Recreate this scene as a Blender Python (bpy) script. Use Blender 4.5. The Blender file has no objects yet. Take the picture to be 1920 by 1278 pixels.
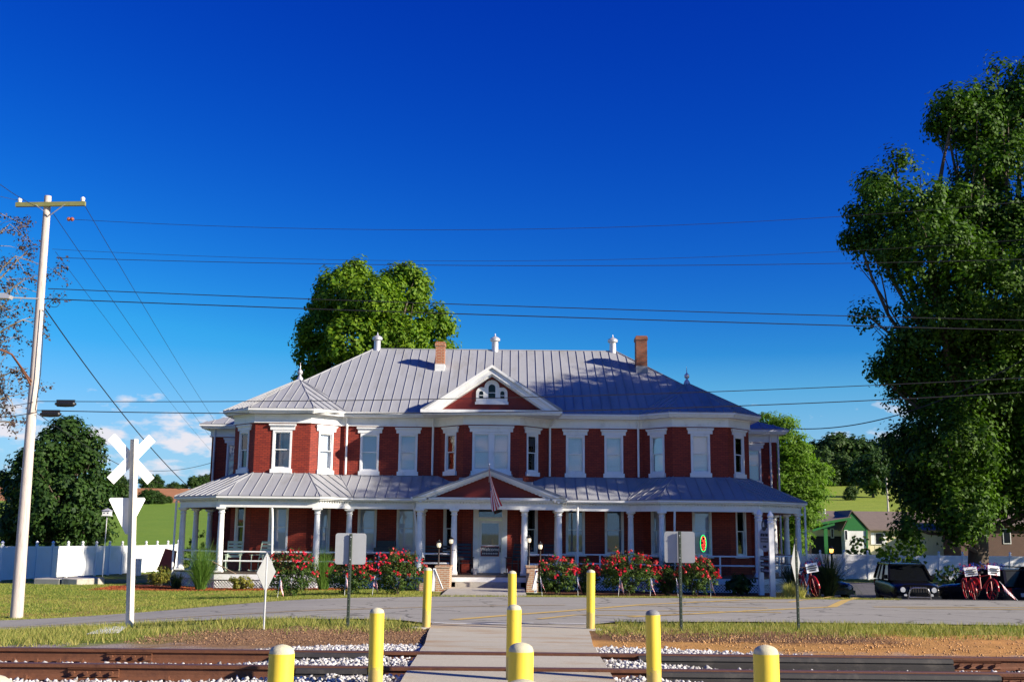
import bpy, bmesh, math, random
import numpy as np
from mathutils import Vector, Matrix
random.seed(7)
RNG = np.random.default_rng(11)
S = bpy.context.scene
C = bpy.context.collection
rad = math.radians

# ------------------------------------------------------------------ camera, sky, sun, exposure
FPX, PITCH, ROLL, ZC = 2050.0, math.atan(361 / 2050.0), rad(0.57), 1.75
cam = bpy.data.cameras.new('camera'); camo = bpy.data.objects.new('camera', cam); C.objects.link(camo)
cam.sensor_width = 36; cam.lens = 36 * FPX / 1920; cam.clip_start = .1; cam.clip_end = 9000
camo.matrix_world = Matrix.Translation((0, 0, ZC)) @ Matrix.Rotation(rad(90) + PITCH, 4, 'X') @ Matrix.Rotation(ROLL, 4, 'Z')
S.camera = camo
SUN_AZ, SUN_EL = rad(23.5), rad(23)            # sun stands to the right and a little behind the camera
sdir = Vector((math.cos(SUN_EL) * math.cos(SUN_AZ), -math.cos(SUN_EL) * math.sin(SUN_AZ), math.sin(SUN_EL)))
sun = bpy.data.lights.new('sun', 'SUN'); suno = bpy.data.objects.new('sun', sun); C.objects.link(suno)
sun.energy = 5.0; sun.angle = rad(.55); sun.color = (1, .90, .74)
suno.rotation_euler = (-sdir).to_track_quat('-Z', 'Y').to_euler()
W = bpy.data.worlds.new('World'); S.world = W; W.use_nodes = True
wn, wl = W.node_tree.nodes, W.node_tree.links
wn.clear()
def wnode(t, **k):
    n = wn.new(t)
    for a, b in k.items(): setattr(n, a, b)
    return n
sky = wnode('ShaderNodeTexSky', sky_type='NISHITA', sun_disc=False)
sky.sun_elevation = SUN_EL; sky.sun_rotation = math.atan2(sdir.x, sdir.y); sky.air_density = 1.0; sky.dust_density = .15; sky.ozone_density = 3.0
hs = wnode('ShaderNodeHueSaturation'); hs.inputs['Saturation'].default_value = 1.35; hs.inputs['Value'].default_value = 1.0
wl.new(sky.outputs[0], hs.inputs['Color'])
tc = wnode('ShaderNodeTexCoord'); sp = wnode('ShaderNodeSeparateXYZ'); wl.new(tc.outputs['Generated'], sp.inputs[0])
mp = wnode('ShaderNodeMapping'); mp.inputs['Scale'].default_value = (1, 1, 2.6); mp.inputs['Location'].default_value = (.9, 4.1, .6); wl.new(tc.outputs['Generated'], mp.inputs[0])
n1 = wnode('ShaderNodeTexNoise'); n1.inputs['Scale'].default_value = 24; n1.inputs['Detail'].default_value = 9; n1.inputs['Roughness'].default_value = .55
wl.new(mp.outputs[0], n1.inputs['Vector'])
band = wnode('ShaderNodeValToRGB'); e = band.color_ramp.elements      # cumulus stand in a low band all round the horizon
e[0].position = .0; e[0].color = (.55, .55, .55, 1); e[1].position = .065; e[1].color = (1, 1, 1, 1)
x_ = e.new(.09); x_.color = (.97, .97, .97, 1); x_ = e.new(.12); x_.color = (.78, .78, .78, 1); x_ = e.new(.15); x_.color = (0, 0, 0, 1)
wl.new(sp.outputs['Z'], band.inputs[0])
cr = wnode('ShaderNodeMath', operation='MULTIPLY'); wl.new(n1.outputs['Fac'], cr.inputs[0]); wl.new(band.outputs[0], cr.inputs[1])
ramp = wnode('ShaderNodeValToRGB'); e = ramp.color_ramp.elements
e[0].position = .475; e[0].color = (0, 0, 0, 1); e[1].position = .60; e[1].color = (1, 1, 1, 1)
wl.new(cr.outputs[0], ramp.inputs[0])
mx = wnode('ShaderNodeMixRGB'); wl.new(ramp.outputs[0], mx.inputs[0]); tint = wnode('ShaderNodeMixRGB', blend_type='MULTIPLY'); tint.inputs[0].default_value = 1; tint.inputs[2].default_value = (.55, .70, 1.25, 1)
wl.new(hs.outputs[0], tint.inputs[1])
sr, cb = wnode('ShaderNodeSeparateColor'), wnode('ShaderNodeCombineColor'); wl.new(tint.outputs[0], sr.inputs[0])   # deep polarised blue, same all round
for ch, (pw, kk) in enumerate(((2.0, .6), (2.05, .47), (1.0, .88))):
    a = wnode('ShaderNodeMath', operation='POWER'); a.inputs[1].default_value = pw; wl.new(sr.outputs[ch], a.inputs[0])
    b = wnode('ShaderNodeMath', operation='MULTIPLY'); b.inputs[1].default_value = kk; wl.new(a.outputs[0], b.inputs[0])
    c_ = wnode('ShaderNodeMath', operation='MULTIPLY'); c_.inputs[1].default_value = (1.0, 1.2, 1.0)[ch]; wl.new(sr.outputs[ch], c_.inputs[0])
    m = wnode('ShaderNodeMath', operation='MINIMUM'); wl.new(b.outputs[0], m.inputs[0]); wl.new(c_.outputs[0], m.inputs[1]); wl.new(m.outputs[0], cb.inputs[ch])
hz = wnode('ShaderNodeValToRGB'); e = hz.color_ramp.elements          # pale blue haze low over the horizon
e[0].position = 0; e[0].color = (.95, .95, .95, 1); e[1].position = .16; e[1].color = (0, 0, 0, 1); x_ = e.new(.05); x_.color = (.6, .6, .6, 1)
wl.new(sp.outputs['Z'], hz.inputs[0]); hm = wnode('ShaderNodeMixRGB'); wl.new(hz.outputs[0], hm.inputs[0]); wl.new(cb.outputs[0], hm.inputs[1]); hm.inputs[2].default_value = (2.5, 4.3, 6.8, 1)
wl.new(hm.outputs[0], mx.inputs[1]); mx.inputs[2].default_value = (6.3, 6.3, 6.9, 1)
bg = wnode('ShaderNodeBackground'); bg.inputs['Strength'].default_value = .067
wl.new(mx.outputs[0], bg.inputs['Color'])
wo = wnode('ShaderNodeOutputWorld'); wl.new(bg.outputs[0], wo.inputs['Surface'])
S.view_settings.view_transform = 'Standard'; S.view_settings.look = 'None'; S.view_settings.exposure = .95; S.view_settings.gamma = 1
S.render.engine = 'CYCLES'
S.cycles.max_bounces = 6; S.cycles.transparent_max_bounces = 12; S.cycles.use_denoising = True

def at(px, py, Y):                                     # survey helper: the point seen at a pixel of the photo, at depth Y
    u, v = px - 960, 639 - py
    c, s = math.cos(ROLL), math.sin(ROLL)
    cu, cv = u * c - v * s, u * s + v * c
    dy = FPX * math.cos(PITCH) - cv * math.sin(PITCH); dz = FPX * math.sin(PITCH) + cv * math.cos(PITCH)
    return (cu * Y / dy, Y, ZC + dz * Y / dy)

# ------------------------------------------------------------------ materials
def mk(name):
    m = bpy.data.materials.new(name); m.use_nodes = True
    nt = m.node_tree; b = nt.nodes['Principled BSDF']
    return m, nt, b
def N(nt, t, **k):
    n = nt.nodes.new(t)
    for a, v in k.items():
        if a in n.inputs: n.inputs[a].default_value = v
        else: setattr(n, a, v)
    return n
def mix(nt, f, a, b, mode='MIX'):
    m = nt.nodes.new('ShaderNodeMixRGB'); m.blend_type = mode
    for i, v in enumerate((f, a, b)):
        if hasattr(v, 'links'): nt.links.new(v, m.inputs[i])
        elif isinstance(v, (int, float)): m.inputs[i].default_value = v
        else: m.inputs[i].default_value = (*v[:3], 1)
    return m.outputs[0]
def rampn(nt, src, a, b):
    r = nt.nodes.new('ShaderNodeValToRGB'); r.color_ramp.elements[0].position = a; r.color_ramp.elements[1].position = b
    nt.links.new(src, r.inputs[0]); return r.outputs[0]
def coords(nt, kind='Object'):
    return nt.nodes.new('ShaderNodeTexCoord').outputs[kind]
def noise(nt, scale, detail=4, rough=.6, vec=None, sc=None):
    n = N(nt, 'ShaderNodeTexNoise', Scale=scale, Detail=detail, Roughness=rough)
    v = vec or coords(nt)
    if sc:
        q = nt.nodes.new('ShaderNodeMapping'); q.inputs['Scale'].default_value = sc; nt.links.new(v, q.inputs[0]); v = q.outputs[0]
    nt.links.new(v, n.inputs['Vector']); return n.outputs['Fac']
def bump(nt, b, h, st=.3, dist=.01):
    n = N(nt, 'ShaderNodeBump', Strength=st, Distance=dist); nt.links.new(h, n.inputs['Height']); nt.links.new(n.outputs[0], b.inputs['Normal'])
def plain(name, col, rough=.6, metal=0, var=.18, scale=9, dirt=None, bmp=0, sc=None):
    m, nt, b = mk(name)
    f = noise(nt, scale, 5, .6, None, sc)
    lo = [c * (1 - var) for c in col]; hi = [min(1, c * (1 + var)) for c in col]
    o = mix(nt, f, lo, hi)
    if dirt:
        o = mix(nt, rampn(nt, noise(nt, scale * .6, 7, .7, None, sc), .52, .72), o, dirt)
    nt.links.new(o, b.inputs['Base Color'])
    b.inputs['Roughness'].default_value = rough; b.inputs['Metallic'].default_value = metal
    if bmp: bump(nt, b, noise(nt, scale * 6, 4), bmp, .01)
    return m
def brick_uv(name, c1, c2, mort, w=.215, h=.072, uv=True, msize=.008, flake=None, bst=.5):
    m, nt, b = mk(name)
    if uv: v = coords(nt, 'UV')
    else:
        sx = nt.nodes.new('ShaderNodeSeparateXYZ'); nt.links.new(coords(nt), sx.inputs[0])
        ad = N(nt, 'ShaderNodeMath', operation='ADD'); nt.links.new(sx.outputs[0], ad.inputs[0]); nt.links.new(sx.outputs[1], ad.inputs[1])
        cb = nt.nodes.new('ShaderNodeCombineXYZ'); nt.links.new(ad.outputs[0], cb.inputs[0]); nt.links.new(sx.outputs[2], cb.inputs[1]); v = cb.outputs[0]
    t = N(nt, 'ShaderNodeTexBrick'); nt.links.new(v, t.inputs['Vector'])
    t.inputs['Scale'].default_value = 1; t.inputs['Brick Width'].default_value = w; t.inputs['Row Height'].default_value = h; t.inputs['Mortar Size'].default_value = msize
    t.inputs['Color1'].default_value = (*c1, 1); t.inputs['Color2'].default_value = (*c2, 1); t.inputs['Mortar'].default_value = (*mort, 1); t.inputs['Mortar Smooth'].default_value = .3
    o = mix(nt, .6, t.outputs['Color'], mix(nt, noise(nt, 1.3, 6, .65, v), [.55] * 3, [1.3] * 3), 'MULTIPLY')
    if flake: o = mix(nt, rampn(nt, noise(nt, 7, 8, .7, v), .70, .76), o, flake)
    nt.links.new(o, b.inputs['Base Color']); b.inputs['Roughness'].default_value = .75
    bump(nt, b, t.outputs['Fac'], -bst, .012)
    return m
def leafmat(name, a, b_, trans=.35, rough=.6):
    m, nt, b = mk(name)
    g = nt.nodes.new('ShaderNodeNewGeometry')
    o = mix(nt, g.outputs['Random Per Island'], a, b_)
    nt.links.new(o, b.inputs['Base Color']); b.inputs['Roughness'].default_value = rough; b.inputs['Specular IOR Level'].default_value = .22
    tr = nt.nodes.new('ShaderNodeBsdfTranslucent'); o2 = mix(nt, 1, o, (1.2, 1.35, .6), 'MULTIPLY'); nt.links.new(o2, tr.inputs['Color'])
    ms = nt.nodes.new('ShaderNodeMixShader'); ms.inputs[0].default_value = trans
    nt.links.new(b.outputs[0], ms.inputs[1]); nt.links.new(tr.outputs[0], ms.inputs[2])
    nt.links.new(ms.outputs[0], nt.nodes['Material Output'].inputs['Surface'])
    return m
def glassmat(name, tint=(.93, .96, 1), refl=.05):
    m, nt, b = mk(name); nt.nodes.remove(b)
    t = nt.nodes.new('ShaderNodeBsdfTransparent'); t.inputs[0].default_value = (*tint, 1)
    g = nt.nodes.new('ShaderNodeBsdfGlossy'); g.inputs['Roughness'].default_value = .02
    f = N(nt, 'ShaderNodeFresnel', IOR=1.5); ad = N(nt, 'ShaderNodeMath', operation='ADD'); ad.inputs[1].default_value = refl; nt.links.new(f.outputs[0], ad.inputs[0])
    ms = nt.nodes.new('ShaderNodeMixShader'); nt.links.new(ad.outputs[0], ms.inputs[0]); nt.links.new(t.outputs[0], ms.inputs[1]); nt.links.new(g.outputs[0], ms.inputs[2])
    nt.links.new(ms.outputs[0], nt.nodes['Material Output'].inputs['Surface'])
    return m
def emit(name, col, st):
    m, nt, b = mk(name); b.inputs['Base Color'].default_value = (*col, 1); b.inputs['Emission Color'].default_value = (*col, 1); b.inputs['Emission Strength'].default_value = st
    return m
def flagmat(name):
    m, nt, b = mk(name)
    sx = nt.nodes.new('ShaderNodeSeparateXYZ'); nt.links.new(coords(nt, 'UV'), sx.inputs[0])
    def M(op, a, bb):
        n = N(nt, 'ShaderNodeMath', operation=op)
        for i, q in enumerate((a, bb)):
            if hasattr(q, 'links'): nt.links.new(q, n.inputs[i])
            else: n.inputs[i].default_value = q
        return n.outputs[0]
    st = M('GREATER_THAN', M('MODULO', M('MULTIPLY', sx.outputs[1], 13), 2), 1)
    o = mix(nt, st, (.5, .012, .02), (.8, .8, .82))
    can = M('MULTIPLY', M('LESS_THAN', sx.outputs[0], .42), M('GREATER_THAN', sx.outputs[1], .46))
    vor = N(nt, 'ShaderNodeTexVoronoi', Scale=1.0); q = nt.nodes.new('ShaderNodeMapping'); q.inputs['Scale'].default_value = (22, 16, 1); nt.links.new(coords(nt, 'UV'), q.inputs[0]); nt.links.new(q.outputs[0], vor.inputs['Vector']); vor.inputs['Randomness'].default_value = .1
    star = mix(nt, M('LESS_THAN', vor.outputs['Distance'], .26), (.012, .018, .12), (.8, .8, .82))
    o = mix(nt, can, o, star)
    nt.links.new(o, b.inputs['Base Color']); b.inputs['Roughness'].default_value = .8
    return m
def grounded(name, attr='Col', fine=35, bst=.5):
    m, nt, b = mk(name)
    a = N(nt, 'ShaderNodeVertexColor', layer_name=attr)
    f = noise(nt, fine, 6, .7); f2 = noise(nt, 1.7, 5, .65); f3 = noise(nt, .23, 5, .6)
    o = mix(nt, 1, a.outputs[0], mix(nt, f, [.45] * 3, [1.5] * 3), 'MULTIPLY')
    o = mix(nt, 1, o, mix(nt, f2, (.72, .75, .62), (1.28, 1.22, 1.3)), 'MULTIPLY')
    o = mix(nt, 1, o, mix(nt, f3, (.72, .85, .8), (1.3, 1.12, 1.2)), 'MULTIPLY')
    nt.links.new(o, b.inputs['Base Color']); b.inputs['Roughness'].default_value = .95; b.inputs['Specular IOR Level'].default_value = .1
    bump(nt, b, f, bst, .05)
    return m
def roadmat(name, col, tyre=True, crack=True, stain=None):
    m, nt, b = mk(name)
    f = noise(nt, 60, 3, .8); f2 = noise(nt, .6, 7, .65, None, (.25, 1, 1)); f3 = noise(nt, 1.1, 8, .7)
    o = mix(nt, f, [c * .6 for c in col], [c * 1.4 for c in col])
    o = mix(nt, 1, o, mix(nt, f2, [.78] * 3, [1.2] * 3), 'MULTIPLY')
    o = mix(nt, rampn(nt, f3, .60, .72), o, [c * 1.25 for c in col])
    if stain: o = mix(nt, rampn(nt, noise(nt, .9, 7, .7, None, (.6, 1.6, 1)), .50, .68), o, stain)
    if crack:
        v = N(nt, 'ShaderNodeTexVoronoi', feature='DISTANCE_TO_EDGE', Scale=.35); q = nt.nodes.new('ShaderNodeVectorMath'); q.operation = 'ADD'
        nt.links.new(coords(nt), q.inputs[0]); nn = N(nt, 'ShaderNodeTexNoise', Scale=1.2, Detail=6); nt.links.new(coords(nt), nn.inputs['Vector']); nt.links.new(nn.outputs['Color'], q.inputs[1]); nt.links.new(q.outputs[0], v.inputs['Vector'])
        o = mix(nt, rampn(nt, v.outputs['Distance'], .004, .014), [c * .45 for c in col], o)
    nt.links.new(o, b.inputs['Base Color']); b.inputs['Roughness'].default_value = .95; b.inputs['Specular IOR Level'].default_value = .12
    bump(nt, b, f, .35, .01)
    return m
def paintmat(name, col, under, lo=.42, hi=.6):      # worn road paint: asphalt shows through
    m, nt, b = mk(name)
    o = mix(nt, rampn(nt, noise(nt, 14, 8, .75), lo, hi), col, under)
    nt.links.new(o, b.inputs['Base Color']); b.inputs['Roughness'].default_value = .8
    return m
def bollmat():
    m, nt, b = mk('bollard_yellow')
    o = mix(nt, noise(nt, 3, 6, .6), (.74, .52, .03), (.84, .64, .07))
    o = mix(nt, rampn(nt, noise(nt, 9, 9, .75), .635, .70), o, (.30, .17, .06))
    o = mix(nt, rampn(nt, noise(nt, 30, 6, .75), .66, .74), o, (.45, .40, .30))
    o = mix(nt, rampn(nt, noise(nt, 2.5, 6, .6, None, (6, 6, .5)), .58, .8), o, (.62, .45, .08))
    sz = nt.nodes.new('ShaderNodeSeparateXYZ'); nt.links.new(coords(nt), sz.inputs[0])
    gr = N(nt, 'ShaderNodeMath', operation='ADD'); nt.links.new(sz.outputs[2], gr.inputs[0]); nq = N(nt, 'ShaderNodeMath', operation='MULTIPLY'); nq.inputs[1].default_value = -.6; nt.links.new(noise(nt, 8, 6, .7), nq.inputs[0]); nt.links.new(nq.outputs[0], gr.inputs[1])
    o = mix(nt, rampn(nt, gr.outputs[0], -.34, -.12), (.55, .40, .10), o)      # splashed earth at the foot
    nt.links.new(o, b.inputs['Base Color']); b.inputs['Roughness'].default_value = .5
    bump(nt, b, noise(nt, 26, 4), .12, .006)
    return m
M = {}
M['brick'] = brick_uv('painted_red_brick', (.30, .032, .011), (.20, .017, .007), (.10, .009, .005), flake=(.40, .26, .2), bst=.8, msize=.011)
M['redboard'] = plain('painted_red_boards', (.17, .013, .009), .6, bmp=.1)
M['obrick'] = brick_uv('old_orange_brick', (.42, .13, .035), (.33, .075, .028), (.42, .34, .25), uv=False, msize=.011)
M['dbrick'] = brick_uv('sooty_brick', (.16, .045, .022), (.30, .085, .03), (.16, .10, .07), uv=False, msize=.011)
M['pier'] = brick_uv('weathered_pier_brick', (.36, .15, .07), (.44, .26, .15), (.50, .44, .34), uv=False, msize=.013, flake=(.6, .55, .45))
M['bbrick'] = brick_uv('shade_darkened_brick', (.09, .035, .02), (.07, .027, .016), (.13, .1, .08), uv=False)  # brown brick darkened: the bungalow's deep shade is put into the colour
M['white'] = plain('white_paint', (.78, .78, .77), .45, var=.06, scale=3, dirt=(.62, .61, .57))
M['white2'] = plain('old_white_paint', (.72, .72, .69), .55, var=.1, scale=4, dirt=(.5, .48, .42))
M['vinyl'] = plain('white_vinyl', (.80, .80, .80), .35, var=.04, scale=1.5, dirt=(.7, .7, .66))
M['roof'] = plain('silver_roof_metal', (.305, .312, .33), .6, 0, var=.16, scale=2.2, dirt=(.25, .25, .245), bmp=.05, sc=(1, .35, .35)); M['roof'].node_tree.nodes['Principled BSDF'].inputs['Specular IOR Level'].default_value = .25
M['galv'] = plain('galvanised_metal', (.58, .57, .58), .45, .5, var=.12, scale=8)
M['alu'] = plain('bare_aluminium_sign_back', (.42, .43, .43), .45, .35, var=.12, scale=5, dirt=(.40, .40, .40))
M['upost'] = plain('green_steel_post', (.035, .05, .035), .55, .3)
M['silver'] = plain('silver_post', (.62, .62, .62), .4, .6)
M['shade'] = plain('window_blind', (.74, .76, .80), .8, var=.1, scale=1.4, sc=(1, 1, 14))
M['curtain'] = plain('lace_curtain', (.24, .25, .27), .9, var=.35, scale=5, sc=(9, 9, .8))
M['dark'] = plain('deep_shade_paint', (.015, .013, .013), .8)  # near-black: shade of unlit rooms, hollows and porch put into the colour
M['glass'] = glassmat('window_glass')
M['carglass'] = plain('dark_car_glass', (.006, .007, .009), .12); M['carglass'].node_tree.nodes['Principled BSDF'].inputs['Specular IOR Level'].default_value = .3
M['door'] = plain('door_paint', (.76, .77, .78), .4, var=.05)
M['black'] = plain('black_metal', (.012, .012, .013), .4)
M['brownpost'] = plain('dark_brown_lamp_post', (.035, .018, .012), .4)
M['wood'] = plain('weathered_wood', (.33, .24, .15), .8, var=.3, scale=5, sc=(6, 6, .5), bmp=.3)
M['pole'] = plain('pale_pole_wood', (.52, .45, .40), .85, var=.28, scale=6, dirt=(.28, .22, .18), sc=(8, 8, .5), bmp=.4)
M['armwood'] = plain('mossy_crossarm_wood', (.20, .20, .07), .85, var=.3)
M['postwood'] = plain('whitewashed_post', (.60, .55, .46), .8, var=.2, scale=6, dirt=(.42, .34, .24), sc=(7, 7, .4), bmp=.25)
M['floor'] = plain('porch_boards', (.10, .075, .06), .45, var=.3, scale=3, sc=(9, .5, 1))
M['concrete'] = plain('concrete', (.40, .37, .32), .9, var=.2, scale=5, dirt=(.22, .19, .15), bmp=.3)
M['rust'] = plain('rusty_rail_steel', (.16, .062, .03), .75, .25, var=.4, scale=12, dirt=(.09, .035, .022), bmp=.3)
M['railhead'] = plain('worn_rail_head', (.13, .065, .06), .5, .5, var=.2)
M['rubber'] = plain('black_rubber', (.030, .027, .026), .7, var=.3, scale=6, dirt=(.08, .07, .06))
M['tie'] = plain('old_tie_wood', (.17, .115, .085), .95, var=.4, scale=6, sc=(6, 1, 6), dirt=(.3, .25, .2), bmp=.5)
M['boll'] = bollmat()
M['bcap'] = plain('weathered_bollard_cap', (.55, .50, .33), .8, var=.3, scale=22, dirt=(.42, .40, .36), bmp=.3)
M['bcapd'] = plain('bare_grey_bollard_cap', (.20, .20, .20), .7, var=.3, scale=22, bmp=.3)
M['road'] = roadmat('asphalt', (.31, .295, .262))
M['path'] = roadmat('path_concrete', (.44, .405, .325), crack=False, stain=(.36, .24, .13))
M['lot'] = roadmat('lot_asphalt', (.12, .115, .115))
M['yellow'] = paintmat('yellow_road_paint', (.62, .40, .06), (.31, .28, .24), .42, .75)
M['yellowf'] = paintmat('faded_yellow_paint', (.48, .32, .12), (.31, .29, .26), .36, .75)
M['wpaint'] = paintmat('white_road_paint', (.78, .78, .76), (.36, .35, .33), .52, .75)
M['ground'] = grounded('ground')
M['gravel'] = leafmat('ballast_stone', (.70, .68, .66), (.24, .225, .215), 0.0, .85)
M['grass'] = leafmat('grass_blades', (.12, .17, .022), (.42, .36, .11), .3, .6)
M['lawn'] = leafmat('lawn_blades', (.12, .20, .024), (.38, .34, .085), .3, .6)
M['drygrass'] = leafmat('pale_grass', (.42, .42, .10), (.62, .56, .22), .3)
M['mulch'] = leafmat('bark_mulch', (.15, .08, .045), (.34, .21, .12), 0, .9)
M['rmulch'] = leafmat('red_mulch', (.34, .09, .03), (.22, .05, .02), 0, .9)
M['leafA'] = leafmat('leaf_bright', (.05, .13, .006), (.18, .28, .014))
M['leafB'] = leafmat('leaf_maple', (.012, .045, .004), (.085, .175, .009), .28)
M['leafC'] = leafmat('leaf_dark', (.016, .045, .010), (.045, .095, .014), .25)
M['leafD'] = leafmat('leaf_locust', (.09, .19, .015), (.15, .26, .025), .45)
M['leafP'] = leafmat('leaf_purple_brown', (.045, .022, .028), (.10, .075, .05), .2)
M['leafF'] = leafmat('leaf_far', (.022, .055, .012), (.055, .095, .018), .2)
M['rosel'] = leafmat('rose_leaf', (.025, .07, .012), (.08, .12, .02), .25)
M['roseo'] = leafmat('rose_young_leaf', (.16, .07, .03), (.20, .13, .04), .25)
M['rose'] = leafmat('rose_petal', (.62, .012, .03), (.72, .05, .10), .2)
M['rosep'] = leafmat('rose_petal_pink', (.68, .16, .12), (.6, .05, .08), .2)
M['reed'] = leafmat('ornamental_grass', (.07, .16, .025), (.16, .26, .05), .35)
M['reed_shade'] = leafmat('ornamental_grass_shade_tone', (.02, .045, .014), (.05, .08, .025), .3)  # darker copy of reed for clumps in shade; shade is in the colour
M['golden'] = leafmat('golden_shrub_leaf', (.10, .13, .018), (.30, .26, .045), .3)
M['bark'] = plain('bark', (.10, .075, .055), .95, var=.4, scale=6, sc=(5, 5, .6), bmp=.8)
M['barkg'] = plain('pale_bark', (.26, .20, .12), .95, var=.35, scale=6, sc=(5, 5, .8), bmp=.5)
M['flag'] = flagmat('flag_cloth')
M['gpaint'] = plain('green_house_paint', (.010, .13, .022), .5, var=.12)
M['cream'] = plain('cream_siding', (.62, .56, .36), .6, var=.06, scale=4, sc=(1, 1, 1))
M['shingle'] = plain('grey_brown_shingles', (.17, .13, .105), .9, var=.3, scale=3.5, sc=(1, 1, 7), dirt=(.12, .09, .075))
M['carblack'] = plain('black_car_paint', (.004, .004, .005), .25, var=.05); M['carblack'].node_tree.nodes['Principled BSDF'].inputs['Specular IOR Level'].default_value = .3
M['cargrey'] = plain('dark_grey_car_paint', (.018, .018, .022), .2)
M['tyre'] = plain('tyre_rubber', (.012, .012, .012), .85)
M['chrome'] = plain('chrome', (.62, .62, .64), .15, .9)
M['lamp'] = plain('clear_headlight', (.75, .78, .8), .1, .3)
M['redlamp'] = plain('red_tail_light', (.35, .008, .008), .2)
M['redpaint'] = plain('red_bicycle_paint', (.42, .012, .015), .35)
M['bluecloth'] = plain('blue_tinsel', (.02, .06, .40), .6)
M['paper'] = plain('white_card', (.8, .8, .8), .7, var=.03)
M['ink'] = plain('black_lettering', (.02, .02, .025), .7)
M['signblue'] = plain('dark_sign_board', (.030, .032, .05), .5)
M['signpale'] = plain('pale_sign_board', (.42, .44, .52), .5, var=.08)
M['globe'] = emit('lit_lamp_glass', (.85, .72, .5), .28)
M['amber'] = emit('lit_amber_lamp', (1, .45, .08), 3.0)
M['neonr'] = emit('red_neon', (1, .05, .03), 1.4)
M['neong'] = emit('green_neon', (.05, .9, .2), 1.0)
M['rocker'] = plain('green_rocker_paint', (.42, .52, .40), .5)
M['rockerd'] = plain('black_rocker_paint', (.02, .022, .026), .45)
M['wire'] = plain('cable', (.012, .012, .014), .5)
M['porcelain'] = plain('white_porcelain', (.75, .72, .70), .2)
M['pbrown'] = plain('brown_porcelain', (.30, .07, .02), .25)
M['redrust'] = plain('rusty_red_sheet', (.42, .06, .025), .7, var=.3, dirt=(.2, .05, .03))
M['lattice'] = M['white']

# ------------------------------------------------------------------ mesh helpers
ORG = {}
def org(o):
    while o is not None:
        if o.name in ORG: return ORG[o.name]
        o = o.parent
    return Vector((0, 0, 0))
def props(o, label=None, cat=None, group=None, kind=None):
    if label: o['label'] = label
    if cat: o['category'] = cat
    if group: o['group'] = group
    if kind: o['kind'] = kind
    return o
def thing(name, loc, label, cat, group=None, rz=0):
    o = bpy.data.objects.new(name, None); C.objects.link(o); o.empty_display_size = .2
    o.location = loc; o.rotation_euler = (0, 0, rz); ORG[o.name] = Vector(loc)
    return props(o, label, cat, group)
def link(name, me, mat, parent=None, loc=(0, 0, 0)):
    if mat is not None and not me.materials: me.materials.append(mat if not isinstance(mat, str) else M[mat])
    o = bpy.data.objects.new(name, me); C.objects.link(o); o.parent = parent; o.location = loc
    return o
def copy_tree(o, parent=None):
    c = o.copy(); C.objects.link(c); c.parent = parent
    for ch in o.children: copy_tree(ch, c)
    return c
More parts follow.
